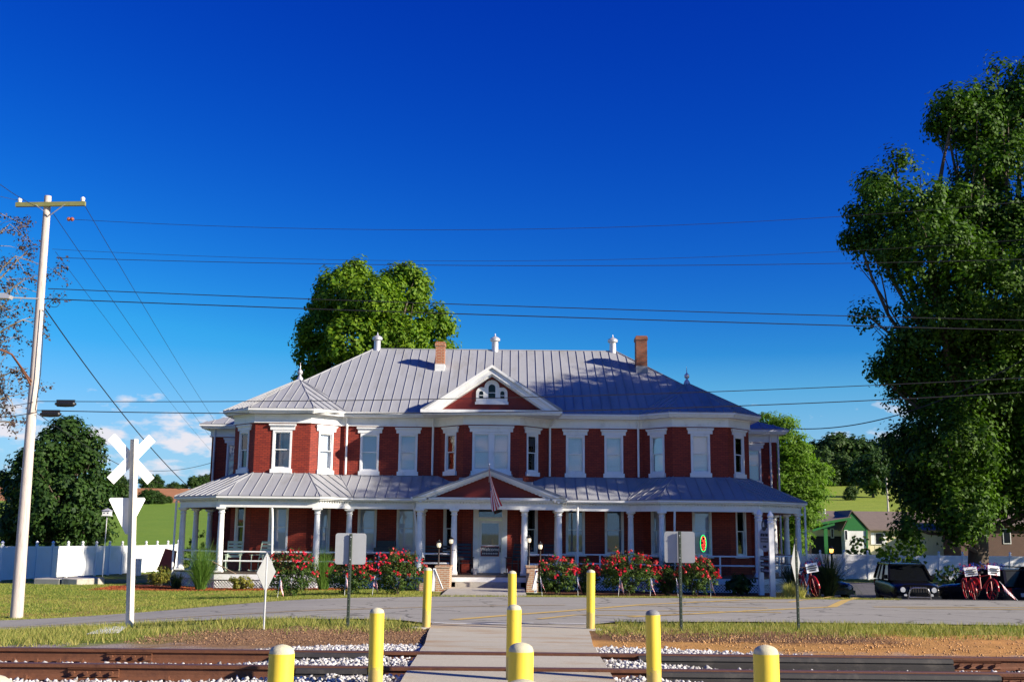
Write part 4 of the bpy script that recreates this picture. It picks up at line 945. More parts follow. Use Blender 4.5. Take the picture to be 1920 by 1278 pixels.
for cx, w_, z0, zs in ((CXH, .14, zb_ + .18, zb_ + .62), (CXH - .43, .085, zb_ + .18, zb_ + .40), (CXH + .43, .085, zb_ + .18, zb_ + .40)):
    q = MB(); q.slab([(x_, yq - .066, z_) for x_, z_ in arch(cx, w_, z0, zs)], (0, .004, 0)); q.build('pane', 'carglass', aw)
    q = MB(); q.box(cx - w_, cx + w_, yq - .078, yq - .066, (z0 + zs) / 2, (z0 + zs) / 2 + .025); q.build('glazing_bar', 'white', aw)
pg = gable(PXH - .12, 3.10, 4.13, 42.22, 'redboard', .18, 42.0, 'pediment_wall', True)
for sg in (-1, 1):                                 # stepped flashing where the portico roof meets the bay wall
    q = MB()
    for k in range(6): q.box(CXH + sg * (.05 + k * .42), CXH + sg * (.05 + k * .42 + .40), YW - BA - .02, YW - BA + .02, 3.6, 4.28 - k * .155) if abs(.05 + k * .42 + .4) < 1.13 or True else 0
    q.build('step_flashing', 'roof', roof)
# downspouts
def dspout(name, x, y, z0, z1, r=.045, top=None):
    q = MB(); pts = [(x, y, z0), (x, y, z1 - .25), (x, y - .05, z1)] if top is None else [(x, y, z0), (x, y, z1 - .3), top]
    q.tube(pts, r, 8); return q.build(name, 'white', house, True)
for px in (649, 1197): dspout('downspout', at(px, 850, 45.5)[0], 45.5, 4.1, 6.45)
dspout('downspout', at(811, 850, 45.5)[0], 45.5, 4.1, 6.45); x_ = at(1031, 850, 45.5)[0]; dspout('downspout', x_, 45.5, 4.1, 6.47, top=(x_ + .2, 45.2, 6.47))
dspout('downspout', WL + .15, YG - .1, 2.3, 6.5); dspout('downspout', WR - .3, YG - .1, 2.3, 6.5, .05); dspout('downspout', WR + .08, YG - .05, .0, 6.5)

# porch structure
pcol = 1.74
mb = MB(); po = [(XL, YG - .01)] + porch[1:-1] + [(XR, YG - .01)]
fo = offset_poly(po, 1.98); mb.slab([(*p, FLZ - .06) for p in fo] + [(*p, FLZ - .06) for p in po[::-1]], (0, 0, .06)); mb.box(CXH - PXH + .05, CXH + PXH - .05, 42.0, YW, FLZ - .062, FLZ - .004); mb.build('porch_floor', 'floor', house)
lft = porch[:5] + [(CXH - PXH + .2, YW)]; rgt = [(CXH + PXH - .2, YW)] + porch[5:]
portico = [(CXH - 2.66, YW - 1.2), (CXH - 2.66, 42.3), (CXH + 2.66, 42.3), (CXH + 2.66, YW - 1.2)]
mb = MB()
for pl in (lft, rgt): ribbon(mb, pl, pcol - .13, pcol + .13, 2.66, 2.945); ribbon(mb, pl, pcol - .2, pcol + .28, 2.947, 3.0); ribbon(mb, pl, pcol + .08, pcol + .37, 3.002, 3.075)
ribbon(mb, portico, -.13, .13, 2.655, 2.94); ribbon(mb, portico, -.2, .26, 2.942, 3.0); ribbon(mb, portico, .0, .33, 3.002, 3.09); mb.build('porch_entablature', 'white', house)
q = MB()                                            # dentils under the cornice
def dent(pl, d):
    o = offset_poly(pl, d)
    for a, b in zip(o[:-1], o[1:]):
        fr, L = frame(a, b); k = int(L / .115)
        for i in range(k): q.fbox(fr, (i + .25) * L / k, (i + .75) * L / k, 0, .05, 2.875, 2.938)
for pl in (lft, rgt): dent(pl, pcol + .13)
dent(portico, .13); q.build('dentil_course', 'white2', house, kind='stuff')
mb = MB(); ci = offset_poly(porch, pcol); mb.slab([(*p, 3.0) for p in ci] + [(*p, 3.0) for p in porch[::-1]], (0, 0, .03)); mb.build('porch_ceiling', 'white2', house)
colp = MB(); colp.box(-.15, .15, -.15, .15, 0, .07); colp.lathe([(.145, .07), (.15, .1), (.14, .14), (.122, .16), (.125, .9), (.105, 2.18), (.10, 2.22), (.13, 2.24), (.13, 2.27), (.105, 2.29), (.11, 2.33), (.15, 2.39)], (0, 0, 0), 20); colp.box(-.17, .17, -.17, .17, 2.39, 2.462)
co_ = colp.build('column', 'white', None, True); cme = co_.data; bpy.data.objects.remove(co_)
def column(x, y):
    o = link('column', cme, None, house); o.location = Vector((x, y, FLZ - .001)) - ORG[house.name]; return o
cp = offset_poly(porch, pcol); colpos = [cp[1], cp[2], cp[3], cp[4], cp[5], cp[6], cp[7], cp[8]]
for p in colpos: column(*p)
for sg, xx in ((-1, cp[1][0]), (1, cp[8][0])):
    for y in (46.75, 48.9): column(xx, y)
for dx in (-2.66, -1.34, 1.34, 2.66): column(CXH + dx, 42.3)
for dx in (-2.66, 2.66): column(CXH + dx, YW - 1.74)
# railings
def railing(a, b, posts=(), cut=.16):
    fr, L = frame(a, b); q = MB()
    p = lambda s_, z: (a[0] + fr[1][0] * s_, a[1] + fr[1][1] * s_, z)
    for z in (.97, .62): q.tube([p(cut, z), p(L - cut, z)], .032, 8)
    for f in posts: q.tube([p(L * f, FLZ), p(L * f, .97)], .034, 8)
    q.build('railing', 'white', house, True)
for i in range(1, 8):
    a, b = cp[i], cp[i + 1]
    if i == 4: railing(cp[4], (CXH - 2.66, YW - pcol), (.42,)); railing((CXH + 2.66, YW - pcol), cp[5], (.58, .25))
    else: railing(a, b, (.6,) if i in (6,) else (() if i != 7 else (.5,)))
railing((cp[1][0], 48.9), cp[1]); railing(cp[8], (cp[8][0], 48.9), (.5,))
for sg in (-1, 1): 
    a, b = (CXH + sg * 2.66, 42.3), (CXH + sg * 1.34, 42.3); railing(*((a, b) if sg < 0 else (b, a)))
# porch downspouts
for px0, px1, Y in ((510, 510, 42.7), (776, 783, 43.4), (1083, 1083, 43.6), (1265, 1265, 42.7)):
    q = MB(); a = at(px1, 1070, Y); b = at(px0, 945, Y); q.tube([(a[0], Y, -.2), (a[0] * .4 + b[0] * .6, Y, 2.2), (b[0], Y, 2.8)], .042, 8); q.build('downspout', 'white', house, True)
for sg, e_ in ((-1, ev[1]), (1, ev[8])):
    q = MB(); q.tube([(e_[0] - sg * .12, e_[1] - .02, -.5), (e_[0] - sg * .12, e_[1], 2.95)], .042, 8); q.build('downspout', 'white', house, True)
# skirt board and lattice under the porch
mb = MB()
ribbon(mb, porch[:5] + [(CXH - PXH + .3, YW)], 1.9, 1.985, FLZ - .27, FLZ - .065); ribbon(mb, [(CXH + PXH - .3, YW)] + porch[5:], 1.9, 1.985, FLZ - .27, FLZ - .065)
ribbon(mb, portico, .2, .285, FLZ - .25, FLZ - .065); mb.build('skirt_board', 'white', house)
so = offset_poly(porch, 1.93)
def lattice(a, b, z0, z1):
    fr, L = frame(a, b); q = MB(); H = z1 - z0; st = .115
    P = lambda s_, z, d: (a[0] + fr[1][0] * s_ + fr[2][0] * d, a[1] + fr[1][1] * s_ + fr[2][1] * d, z)
    for k in range(int(-H / st) - 1, int(L / st) + 1):
        for sg, d in ((1, .0), (-1, .012)):
            s0 = k * st if sg > 0 else k * st + H; s1 = s0 + sg * H; za, zb2 = z0, z1
            if s0 < 0: za = z0 + (0 - s0) * sg; s0 = 0
            if s0 > L: za = z0 + (s0 - L); s0 = L
            if s1 > L: zb2 = z1 - (s1 - L); s1 = L
            if s1 < 0: zb2 = z1 + s1; s1 = 0
            if zb2 - za < .02 or abs(s1 - s0) < .01: continue
            q.bar(P(s0, za, d), P(s1, zb2, d), .04, .008, (fr[2][0], fr[2][1], 0)) if False else q.add([P(s0 - .026, za, d), P(s0 + .026, za, d), P(s1 + .026, zb2, d), P(s1 - .026, zb2, d), P(s0 - .026, za, d - .008), P(s0 + .026, za, d - .008), P(s1 + .026, zb2, d - .008), P(s1 - .026, zb2, d - .008)], [(0, 1, 2, 3), (4, 5, 6, 7), (0, 4, 7, 3), (1, 5, 6, 2)])
    q.build('lattice', 'lattice', house, kind='stuff')
for i in range(0, len(so) - 1):
    if i == 4: lattice(so[4], (CXH - 2.75, so[4][1]), -.5, FLZ - .25); lattice((CXH + 2.75, so[5][1]), so[5], -.6, FLZ - .25)
    else: lattice(so[i], so[i + 1], -1.2 if i > 6 else -.6, FLZ - .25)
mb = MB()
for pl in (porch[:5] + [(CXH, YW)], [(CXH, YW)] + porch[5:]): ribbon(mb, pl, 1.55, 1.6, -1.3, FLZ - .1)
mb.build('crawlspace_shade_strip', 'dark', house)  # near-black strip behind the lattice: under-porch shade painted in
# front steps
mb = MB(); mb.box(CXH - 1.22, CXH + 1.22, 41.55, 42.02, -.6, -.04); st1 = mb.build('step', 'concrete', house)
mb = MB(); mb.box(CXH - 1.22, CXH + 1.22, 42.02, 42.1, -.3, FLZ - .005); mb.build('riser_board', 'white', house)
mb = MB(); zw = g(CXH, 39); mb.box(CXH - 1.4, CXH + 1.35, 35.3, 41.5, zw - .3, zw + .09); props(mb.build('front_walk', 'concrete'), 'concrete walk from the road to the front steps', 'walk', kind='structure')
for sg in (-1, 1):
    x0 = CXH + sg * 1.62; gzp = g(x0, 40.6) - .2
    t = thing('brick_pier', (x0, 40.6, gzp), 'weathered brick cheek wall with a %s beside the front steps' % ('low brick wing' if sg < 0 else 'single tall block'), 'brick pier')
    q = MB(); q.box(x0 - .25, x0 + .25, 40.3, 41.9, gzp, .52) if sg < 0 else q.box(x0 - .21, x0 + .21, 40.3, 41.9, gzp, .55); q.build('pier_block', 'pier', t)
    q = MB(); q.box(x0 - .28, x0 + .28, 40.27, 41.93, .523, .585) if sg < 0 else q.box(x0 - .24, x0 + .24, 40.27, 41.93, .553, .61); q.build('coping', 'pier', t)
    if sg < 0:
        q = MB(); q.box(x0 - .95, x0 - .255, 40.4, 40.75, gzp, -.03); q.build('low_wing', 'pier', t)
    t = thing('leaning_handrail', (x0 + sg * .0, 40.1, gzp + .2), 'short white handrail post with a diagonal brace by the %s cheek wall' % ('winged' if sg < 0 else 'plain'), 'handrail')
    xx = x0 - .30 if sg < 0 else x0 + .12
    q = MB(); q.bar((xx - .02, 40.05, gzp + .1), (xx + .02, 40.15, .50), .10, .05); q.build('post', 'white', t)
    q = MB(); q.bar((xx + .03, 40.12, .46), (xx + sg * -.33 if sg < 0 else xx - .12, 40.0, gzp + .32), .05, .04); q.build('brace', 'white2', t)

# ------------------------------------------------------------------ trees
def leaves(C_, cr, per, size, out=None, flat=1., droop=0., asp=.62):
    """leaf quads around clump centres C_ (n,3) with radii cr; out = outward directions"""
    n = len(C_); N_ = n * per
    d = RNG.normal(0, 1, (N_, 3)); d /= np.linalg.norm(d, axis=1)[:, None]; r = RNG.random(N_) ** .45
    off = d * r[:, None] * np.repeat(cr, per)[:, None]; off[:, 2] *= flat
    if droop: off[:, 2] -= droop * (off[:, 0] ** 2 + off[:, 1] ** 2)
    P = np.repeat(C_, per, 0) + off
    nrm = d * .8 + RNG.normal(0, .36, (N_, 3)) + np.array((0, 0, .5))
    if out is not None: nrm += np.repeat(out, per, 0) * .55
    nrm /= np.linalg.norm(nrm, axis=1)[:, None]
    t = np.cross(nrm, RNG.normal(0, 1, (N_, 3))); t /= np.linalg.norm(t, axis=1)[:, None]; b = np.cross(nrm, t)
    s = (size * RNG.uniform(.6, 1.4, N_))[:, None]
    V = np.stack([P - t * s, P - b * s * asp + nrm * s * .12, P + t * s, P + b * s * asp + nrm * s * .12], 1)
    return V.reshape(-1, 3)
def crown_centres(lobes, n, inner=.45):
    L = np.array(lobes, float); w = (L[:, 3] * L[:, 4] * L[:, 5]) ** .66; k = RNG.choice(len(L), n, p=w / w.sum())
    d = RNG.normal(0, 1, (n, 3)); d /= np.linalg.norm(d, axis=1)[:, None]; r = inner + (1 - inner) * RNG.random(n) ** .6
    return L[k, :3] + d * r[:, None] * L[k, 3:6], d
def quads(n4): return np.arange(n4).reshape(-1, 4)
def limb(mb, a, b, r0, r1, bend=.12, n=5, sides=8):
    a, b = Vector(a), Vector(b); L = (b - a).length; pts = []
    j = Vector((random.uniform(-1, 1), random.uniform(-1, 1), random.uniform(.2, 1))) * bend * L
    for i in range(n + 1): f = i / n; pts.append(a.lerp(b, f) + j * math.sin(f * math.pi) * .6 + Vector((random.uniform(-1, 1), random.uniform(-1, 1), random.uniform(-1, 1))) * (.015 * L if 0 < i < n else 0))
    mb.tube(pts, [r0 + (r1 - r0) * i / n for i in range(n + 1)], sides, True); return pts
def tree(name, base, lobes, nclump, per, leaf, crad, mat, label, cat='tree', bark='bark', trunk_r=.3, fork=.35, group=None, flat=1., droop=0., inner=.45, asp=.62, twigs=1.0):
    """lobes relative to the base: (x, y, z, rx, ry, rz)"""
    t = thing(name, base, label, cat, group)
    C_, d = crown_centres(lobes, nclump, inner); V = leaves(C_, crad * RNG.uniform(.6, 1.3, nclump), per, leaf, d, flat, droop, asp)
    zmax = max(l[2] for l in lobes); mb = MB(); zf = fork * zmax
    tp_ = limb(mb, (0, 0, -.4), (0, 0, zf), trunk_r * 1.25, trunk_r * .85, .02, 5, 12)
    mb.tube([(0, 0, -.3), (0, 0, .05), (0, 0, .5)], [trunk_r * 1.9, trunk_r * 1.5, trunk_r * 1.18], 12)
    for l in lobes:
        a = tp_[-1] if l[2] > zf else Vector((0, 0, max(1.2, l[2] * .7))); e_ = Vector(l[:3]); r = trunk_r * .5 * min(1, (l[3] / 3) ** .5 + .2)
        pts = limb(mb, a, e_, r, r * .35, .10, 5, 7)
        for _ in range(int(5 * twigs)):
            q = Vector((random.gauss(0, 1), random.gauss(0, 1), random.gauss(.2, 1))).normalized(); s0 = pts[random.randint(2, 5)]
            limb(mb, s0, e_ + Vector((q.x * l[3], q.y * l[4], q.z * l[5])) * .85, r * .35, .012, .12, 4, 5)
    mb.build('trunk', bark, t, True, raw=True)
    cr_ = raw_mesh('crown', V, quads(len(V)), mat, t); return t
def blob(R, H, z0, k, seed, sx=1., sy=1., jit=.28):
    r = random.Random(seed); out = []
    for i in range(k):
        f = (i + .5) / k; z = z0 + H * (.12 + .8 * f); ring = math.sin(math.pi * min(.97, .18 + .75 * f)) * R; a = i * 2.4 + r.uniform(-.4, .4); q = r.uniform(.35, .75)
        s = R * r.uniform(.34, .34 + jit); out.append((ring * q * math.cos(a) * sx, ring * q * math.sin(a) * sy, z, s * sx, s * sy, s * .8))
    return out
def P3(px, py, Y): return Vector(at(px, py, Y))
# tree behind the roof, lobes surveyed on its outline
Yt = 76.; bx_ = at(708, 800, Yt)[0]; base = Vector((bx_, Yt, g(bx_, Yt))); px2m = Yt / FPX
lob = []
for px, py, rp, dy in ((640, 545, 56, 0), (752, 545, 58, 1), (690, 570, 62, -2), (600, 620, 46, 0), (810, 610, 44, 1), (660, 640, 60, -2.5), (745, 640, 64, -2), (585, 672, 34, 0), (690, 700, 70, 0), (780, 690, 56, 1), (600, 715, 46, 1), (665, 512, 28, 0), (770, 510, 24, 0), (610, 580, 36, 2), (720, 610, 60, 3), (835, 655, 22, 0), (570, 640, 18, 0)):
    p = P3(px, py, Yt + dy) - base; r = rp * px2m; lob.append((p.x, p.y, p.z, r, r * 1.05, r * .82))
tree('maple_tree', base, lob, 1250, 52, .135, .6, 'leafA', 'bright green leafy tree rising behind the silver roof between ventilator and chimney', trunk_r=.42, inner=.5)
# big tree beside the lot
Yt = 50.; bx_ = at(1836, 1060, Yt)[0]; base = Vector((bx_, Yt, g(bx_, Yt))); px2m = Yt / FPX; lob = []
for px, py, rp, dy in ((1690, 375, 74, -1), (1655, 450, 62, 0), (1740, 470, 90, -2), (1830, 400, 95, 1), (1820, 235, 60, 0), (1790, 200, 42, -1), (1890, 250, 80, 1), (1930, 150, 55, 0), (1760, 600, 90, -1), (1695, 640, 46, 0), (1860, 560, 110, -2), (1800, 720, 100, 0), (1725, 740, 60, 1), (1900, 700, 110, 0),
                       (1780, 840, 90, -2), (1870, 840, 100, 1), (1740, 900, 60, 0), (1800, 935, 70, -2), (1720, 945, 32, -1), (1890, 930, 70, 0), (1960, 800, 100, 0), (2000, 560, 120, 0), (2010, 350, 110, 0), (1980, 950, 60, -1), (1640, 690, 22, 0), (1700, 820, 40, 0), (1625, 590, 22, 0), (1868, 125, 16, 0), (1810, 985, 40, -3), (1710, 990, 26, -3), (1640, 350, 36, 0), (1612, 395, 24, 0), (1680, 310, 30, 0), (1860, 300, 70, 0), (1840, 190, 40, 0), (1905, 190, 50, 0), (1775, 235, 36, 0), (1880, 460, 90, 0), (1780, 400, 70, 0), (1610, 450, 30, 0), (1700, 700, 50, 0), (1690, 880, 30, 0), (1940, 620, 90, 0), (1920, 860, 80, 0)):
    p = P3(px, py, Yt + dy) - base; r = rp * px2m; lob.append((p.x, p.y, p.z, r, r * 1.1, r * .85))
tree('shade_tree', base, lob, 2900, 58, .10, .66, 'leafB', 'huge dark green shade tree overhanging the parking lot and white fence', trunk_r=.40, fork=.28, inner=.35, twigs=.5)
# tall trees outside the picture to the right: their shade lies on the house and lot
c_, s_ = math.cos(SUN_AZ), math.sin(SUN_AZ)
def column_crown(R, z0, z1, seed, dens=1.):
    r = random.Random(seed); out = []; z = z0
    while z < z1:
        f = (z - z0) / (z1 - z0); ring = R * (1 if f < .55 else max(.25, 1 - (f - .55) * 1.3)) * (.7 + .3 * min(1, f * 4))
        for k in range(5):
            a = k * 1.2566 + z + r.uniform(-.4, .4); q = r.uniform(.55, .78) * ring; rr_ = R * r.uniform(.26, .38); out.append((q * math.cos(a), q * math.sin(a), z + r.uniform(-1, 1), rr_, rr_, rr_ * .75))
        out.append((0, 0, z, R * .3, R * .3, R * .25)); z += R * .42
    return out
for i, (u, v, z1, R_, sd, nc) in enumerate(((44.0, 8.8, 19.4, 7.3, 3, 1250), (59.6, 16, 21, 5.2, 5, 520), (87, 16, 19, 7, 8, 300))):
    bx2, by2 = u * s_ + v * c_, u * c_ - v * s_
    tree('shade_tree', (bx2, by2, g(bx2, by2)), column_crown(R_, 8.2 if i == 0 else 4.6, z1, sd), nc, 46, .17, .85, 'leafB', ('tall tree whose shade falls on the brick house front', 'tall tree whose shade falls across the parking lot', 'tall tree shading the white fence and the big lot tree')[i], trunk_r=.45, inner=.4)
# round dark tree behind the left fence
Yt = 72.; bx_ = at(100, 1000, Yt)[0]; base = Vector((bx_, Yt, g(bx_, Yt))); px2m = Yt / FPX; lob = []
for px, py, rp, dy in ((120, 835, 52, 0), (80, 870, 56, -1), (150, 880, 52, 0), (110, 930, 80, -2), (60, 940, 62, 0), (165, 945, 50, 0), (100, 985, 84, 0), (40, 985, 44, 0), (170, 990, 42, 0), (130, 812, 28, 0), (165, 840, 32, 0), (30, 905, 30, 1), (195, 920, 18, 0), (110, 900, 70, 3)):
    p = P3(px, py, Yt + dy) - base; r = rp * px2m; lob.append((p.x, p.y, p.z, r, r * 1.05, r * .9))
tree('round_tree', base, lob, 800, 52, .135, .55, 'leafC', 'dense round dark green tree behind the white fence near the bird house', trunk_r=.3, fork=.2, inner=.55)
# feathery tree behind the right wing
Yt = 66.; bx_ = at(1478, 1000, Yt)[0]; base = Vector((bx_, Yt, g(bx_, Yt))); px2m = Yt / FPX; lob = []
for px, py, rp, dy in ((1462, 800, 30, 0), (1482, 835, 34, 0), (1505, 885, 44, 0), (1475, 900, 50, 0), (1460, 860, 44, 1), (1500, 930, 44, 0), (1470, 965, 46, 0), (1508, 965, 28, -1), (1530, 880, 22, 0), (1440, 790, 26, 1), (1475, 1005, 40, 0), (1530, 925, 18, 0), (1500, 845, 20, 0)):
    p = P3(px, py, Yt + dy) - base; r = rp * px2m; lob.append((p.x, p.y, p.z, r, r, r * .8))
tree('locust_tree', base, lob, 620, 46, .13, .72, 'leafD', 'feathery bright green tree beside the wing at the porch end', trunk_r=.22, flat=.32, droop=.35, inner=.35, asp=.3)
# nearly leafless tree by the utility pole, its trunk outside the picture
base = Vector((-20.6, 37.5, g(-20.6, 37.5))); t = thing('bare_tree', base, 'sparse half-bare tree with purplish leaves reaching behind the utility pole', 'tree')
mb = MB(); cl = []
limb(mb, (0, 0, -.3), (.2, 0, 5), .34, .24, .02, 5, 10)
tg = [(94, 470), (90, 520), (60, 420), (40, 400), (85, 600), (30, 480), (60, 560), (95, 690), (40, 700), (75, 740), (60, 790), (20, 440), (20, 620), (50, 640), (0, 540), (10, 760), (70, 480), (30, 395)]
for i, (px, py) in enumerate(tg):
    e_ = P3(px - 42, py, 37.5 + random.uniform(-1.5, 1.5)) - base; z0 = min(4.8, max(2., e_.z * .55)); a = Vector((.15, 0, z0)); mid = a.lerp(e_, .5) + Vector((-.6, 0, .5 + .3 * random.random()))
    p1 = limb(mb, a, mid, .11, .06, .08, 5, 6); p2 = limb(mb, mid, e_, .06, .012, .10, 6, 5)
    for _ in range(9):
        s0 = random.choice(p2[1:] + p1[3:]); q = s0 + Vector((random.gauss(.15, .5), random.gauss(0, .5), random.gauss(.05, .4))); pp = limb(mb, s0, q, .016, .005, .15, 3, 4)
        for _ in range(3):
            q2 = q + Vector((random.gauss(.1, .28), random.gauss(0, .28), random.gauss(0, .25))); limb(mb, q, q2, .007, .003, .1, 2, 4); cl.append(q2); cl.append(q.lerp(q2, .5))
mb.build('trunk', 'barkg', t, True, raw=True); cl = np.array([(c.x, c.y, c.z) for c in cl if c.z > 5.2 or random.random() < .25])
V = leaves(cl, np.full(len(cl), .2), 11, .05); raw_mesh('crown', V, quads(len(V)), 'leafP', t)
# far trees
protos = []
for sd, mat, k in ((1, 'leafF', 11), (2, 'leafF', 9), (3, 'leafC', 12)):
    lo_ = blob(4.6, 9.5, .6, k, sd, jit=.34); t = tree('field_tree', (0, 0, 0), lo_, 260, 22, .34, .95, mat, '', trunk_r=.28, inner=.5, twigs=.6); protos.append(t)
used = [False] * 3; nt_ = 0
def far_tree(px, py, Y, hgt, k, label, group=None, sx=1., base_z=None):
    global nt_
    src = protos[k]
    if used[k]: t = copy_tree(src)
    else: t = src; used[k] = True
    x = at(px, py, Y)[0]; t.location = (x, Y, g(x, Y) - .3); s = hgt / 10.6; t.scale = (s * sx, s * sx, s); t.rotation_euler.z = (px * 7.3) % 6.28
    for key in ('label', 'category', 'group'):
        if key in t: del t[key]
    props(t, label, 'tree', group); return t
far_tree(1637, 924, 250, 10.5, 2, 'lone round tree standing in the green field behind the neighbouring roof', sx=1.05)
far_tree(1595, 926, 235, 3.6, 1, 'small young tree in the middle of the green field')
lblR = 'dark green tree in the wood at the top of the green field'
for i, (px, Y, h_) in enumerate([(1520, 345, 11), (1538, 335, 12), (1556, 350, 16), (1572, 345, 17), (1590, 355, 18), (1606, 345, 15), (1622, 358, 15), (1640, 350, 14), (1660, 352, 16), (1680, 345, 15), (1700, 350, 15), (1725, 350, 16), (1755, 355, 16), (1790, 352, 15), (1530, 372, 15), (1560, 372, 18), (1610, 375, 17), (1650, 376, 17), (1690, 372, 17), (1575, 330, 10), (1608, 326, 8), (1545, 326, 9), (1500, 350, 14), (1480, 352, 14), (1830, 352, 16), (1870, 350, 16), (1910, 352, 16)]):
    far_tree(px, 900, Y, h_, i % 3, lblR, 'wood at the top of the green field', 1.15)
lblL = 'distant round tree on the skyline beyond the brown field'
for i, (px, Y, h_) in enumerate([(275, 372, 7.5), (290, 376, 8.0), (300, 380, 6), (362, 372, 7.5), (378, 374, 7.6), (392, 376, 9), (330, 420, 6), (345, 425, 5), (318, 425, 5), (226, 372, 8), (212, 375, 8), (10, 372, 9), (-5, 374, 9), (405, 380, 9), (245, 380, 6), (25, 378, 6)]):
    far_tree(px, 900, Y, h_ * .68, (i + 1) % 3, lblL, 'trees on the skyline beyond the brown field', 1.2)
for i, (px, Y, h_) in enumerate([(278, 221, 3.2), (292, 224, 3.0), (303, 222, 2.2), (264, 222, 2.2), (316, 226, 1.8), (224, 205, 5.6)]):
    far_tree(px, 940, Y, h_, (i + 2) % 3, 'bushy tree on the line between green pasture and brown field', 'bushes along the brown field edge', 1.3)

# ------------------------------------------------------------------ shrubs and flowers
def bush(name, px, py, Y, w, h, label, cat, mats, nleaf, flowers=0, leaf=.035, group=None, seed=0):
    x = at(px, py, Y)[0]; zb = g(x, Y); t = thing(name, (x, Y, zb), label, cat, group)
    n = int(nleaf / 14); r = RNG; d = r.normal(0, 1, (n, 3)); d /= np.linalg.norm(d, axis=1)[:, None]; rr_ = .35 + .65 * r.random(n) ** .6
    C_ = d * rr_[:, None] * np.array((w / 2, w * .36, h * .46)) + np.array((0, 0, h * .5)); C_[:, 2] += r.normal(0, .09 * h, n) * (C_[:, 2] > h * .6); C_[:, 2] = np.clip(C_[:, 2], .05, None)
    V = leaves(C_, np.full(n, .11), 14, leaf, d); raw_mesh('foliage', V, quads(len(V)), mats[0], t)
    if len(mats) > 1 and mats[1]:
        k = C_[:, 2] > h * .55; Ct = C_[k] + np.array((0, 0, .05)); Ct = Ct[: max(8, len(Ct) // 2)]; V = leaves(Ct, np.full(len(Ct), .13), 8, leaf * .8); raw_mesh('young_foliage', V, quads(len(V)), mats[1], t)
    mb = MB()
    for _ in range(9):
        a = random.uniform(0, 6.28); mb.tube([(random.gauss(0, .06), random.gauss(0, .06), -.03), (math.cos(a) * w * .15, math.sin(a) * w * .12, h * .4), (math.cos(a) * w * .32, math.sin(a) * w * .26, h * random.uniform(.6, .95))], [.012, .008, .004], 5)
    mb.build('stems', 'bark', t, raw=True)
    if flowers:
        q = RNG.normal(0, 1, (flowers, 3)); q[:, 1] = -np.abs(q[:, 1]) * .8; q[:, 2] = np.abs(q[:, 2]) * 1.1 - .15; q /= np.linalg.norm(q, axis=1)[:, None]
        P = q * np.array((w / 2, w * .38, h * .5)) * RNG.uniform(.9, 1.08, flowers)[:, None] + np.array((0, 0, h * .52))
        for nm, mt, sel in (('blossoms', 'rose', slice(0, int(flowers * .78))), ('pink_blossoms', 'rosep', slice(int(flowers * .78), flowers))):
            pp = P[sel]; k = RNG.integers(1, 4, len(pp)); pp = np.repeat(pp, k, 0) + RNG.normal(0, .035, (k.sum(), 3))
            V = leaves(pp, np.full(len(pp), .030), 9, .029, None, 1., 0, .9); f = raw_mesh(nm, V, quads(len(V)), mt, t); f['kind'] = 'stuff'
    return t
rb = 'rose_bush'
bush(rb, 543, 1135, 35.5, 1.75, 1.45, 'leggy red rose bush behind the silver diamond sign post', 'rose bush', ('rosel', 'roseo'), 4200, 46)
bush(rb, 655, 1128, 36.2, 1.5, 1.25, 'red rose bush behind the green-posted square sign on the lawn edge', 'rose bush', ('rosel', 'roseo'), 3600, 40)
bush(rb, 742, 1122, 36.8, 1.95, 1.4, 'wide red rose bush next to the winged cheek wall', 'rose bush', ('rosel', 'roseo'), 5000, 52)
bush(rb, 1045, 1112, 38.2, 1.5, 1.25, 'red rose bush next to the plain cheek wall', 'rose bush', ('rosel', 'roseo'), 3800, 40)
bush(rb, 1098, 1112, 38.9, 1.0, 1.1, 'small red rose bush behind the road-edge bollard', 'rose bush', ('rosel', 'roseo'), 1800, 20)
bush(rb, 1178, 1113, 38.2, 2.15, 1.45, 'biggest red rose bush, between the bollard and the square sign', 'rose bush', ('rosel', 'roseo'), 5400, 64)
bush(rb, 1252, 1113, 39.0, .9, .95, 'low dark rose bush between two taller ones', 'rose bush', ('rosel', None), 1600, 12)
bush(rb, 1305, 1113, 38.2, 1.55, 1.3, 'red rose bush behind the green post of the square sign, near the lattice', 'rose bush', ('rosel', 'roseo'), 3900, 42)
bush('shrub', 300, 1090, 43.5, 1.0, .75, 'small golden-green shrub beside the red sheet at the porch corner', 'shrub', ('golden',), 1300, 0, .04)
bush('shrub', 452, 1098, 41.8, 1.05, .5, 'low golden-green shrub in front of the white lattice', 'shrub', ('golden',), 1300, 0, .04)
bush('shrub', 1388, 1112, 40.6, 1.1, .75, 'broad-leaved dark shrub in front of the blue-shaded lattice', 'shrub', ('leafC',), 900, 0, .07)
bush('shrub', 1612, 1040, 101, 2.4, 3.2, 'dark shrub against the cream wall of the green-gabled house', 'shrub', ('leafC',), 1500, 0, .12)
bush('shrub', 1690, 1050, 79, 3.8, 4.0, 'leafy bush hanging over the white fence behind the black jeep', 'shrub', ('leafA',), 3600, 0, .10)
bush('shrub', 1790, 1075, 70, 3.5, 1.5, 'dark hedge at the foot of the big shade tree', 'shrub', ('leafC',), 1500, 0, .08)
bush('shrub', 372, 1025, 58, 1.6, 2.6, 'leafy shrub seen between the side columns of the porch', 'shrub', ('leafA',), 1600, 0, .06)
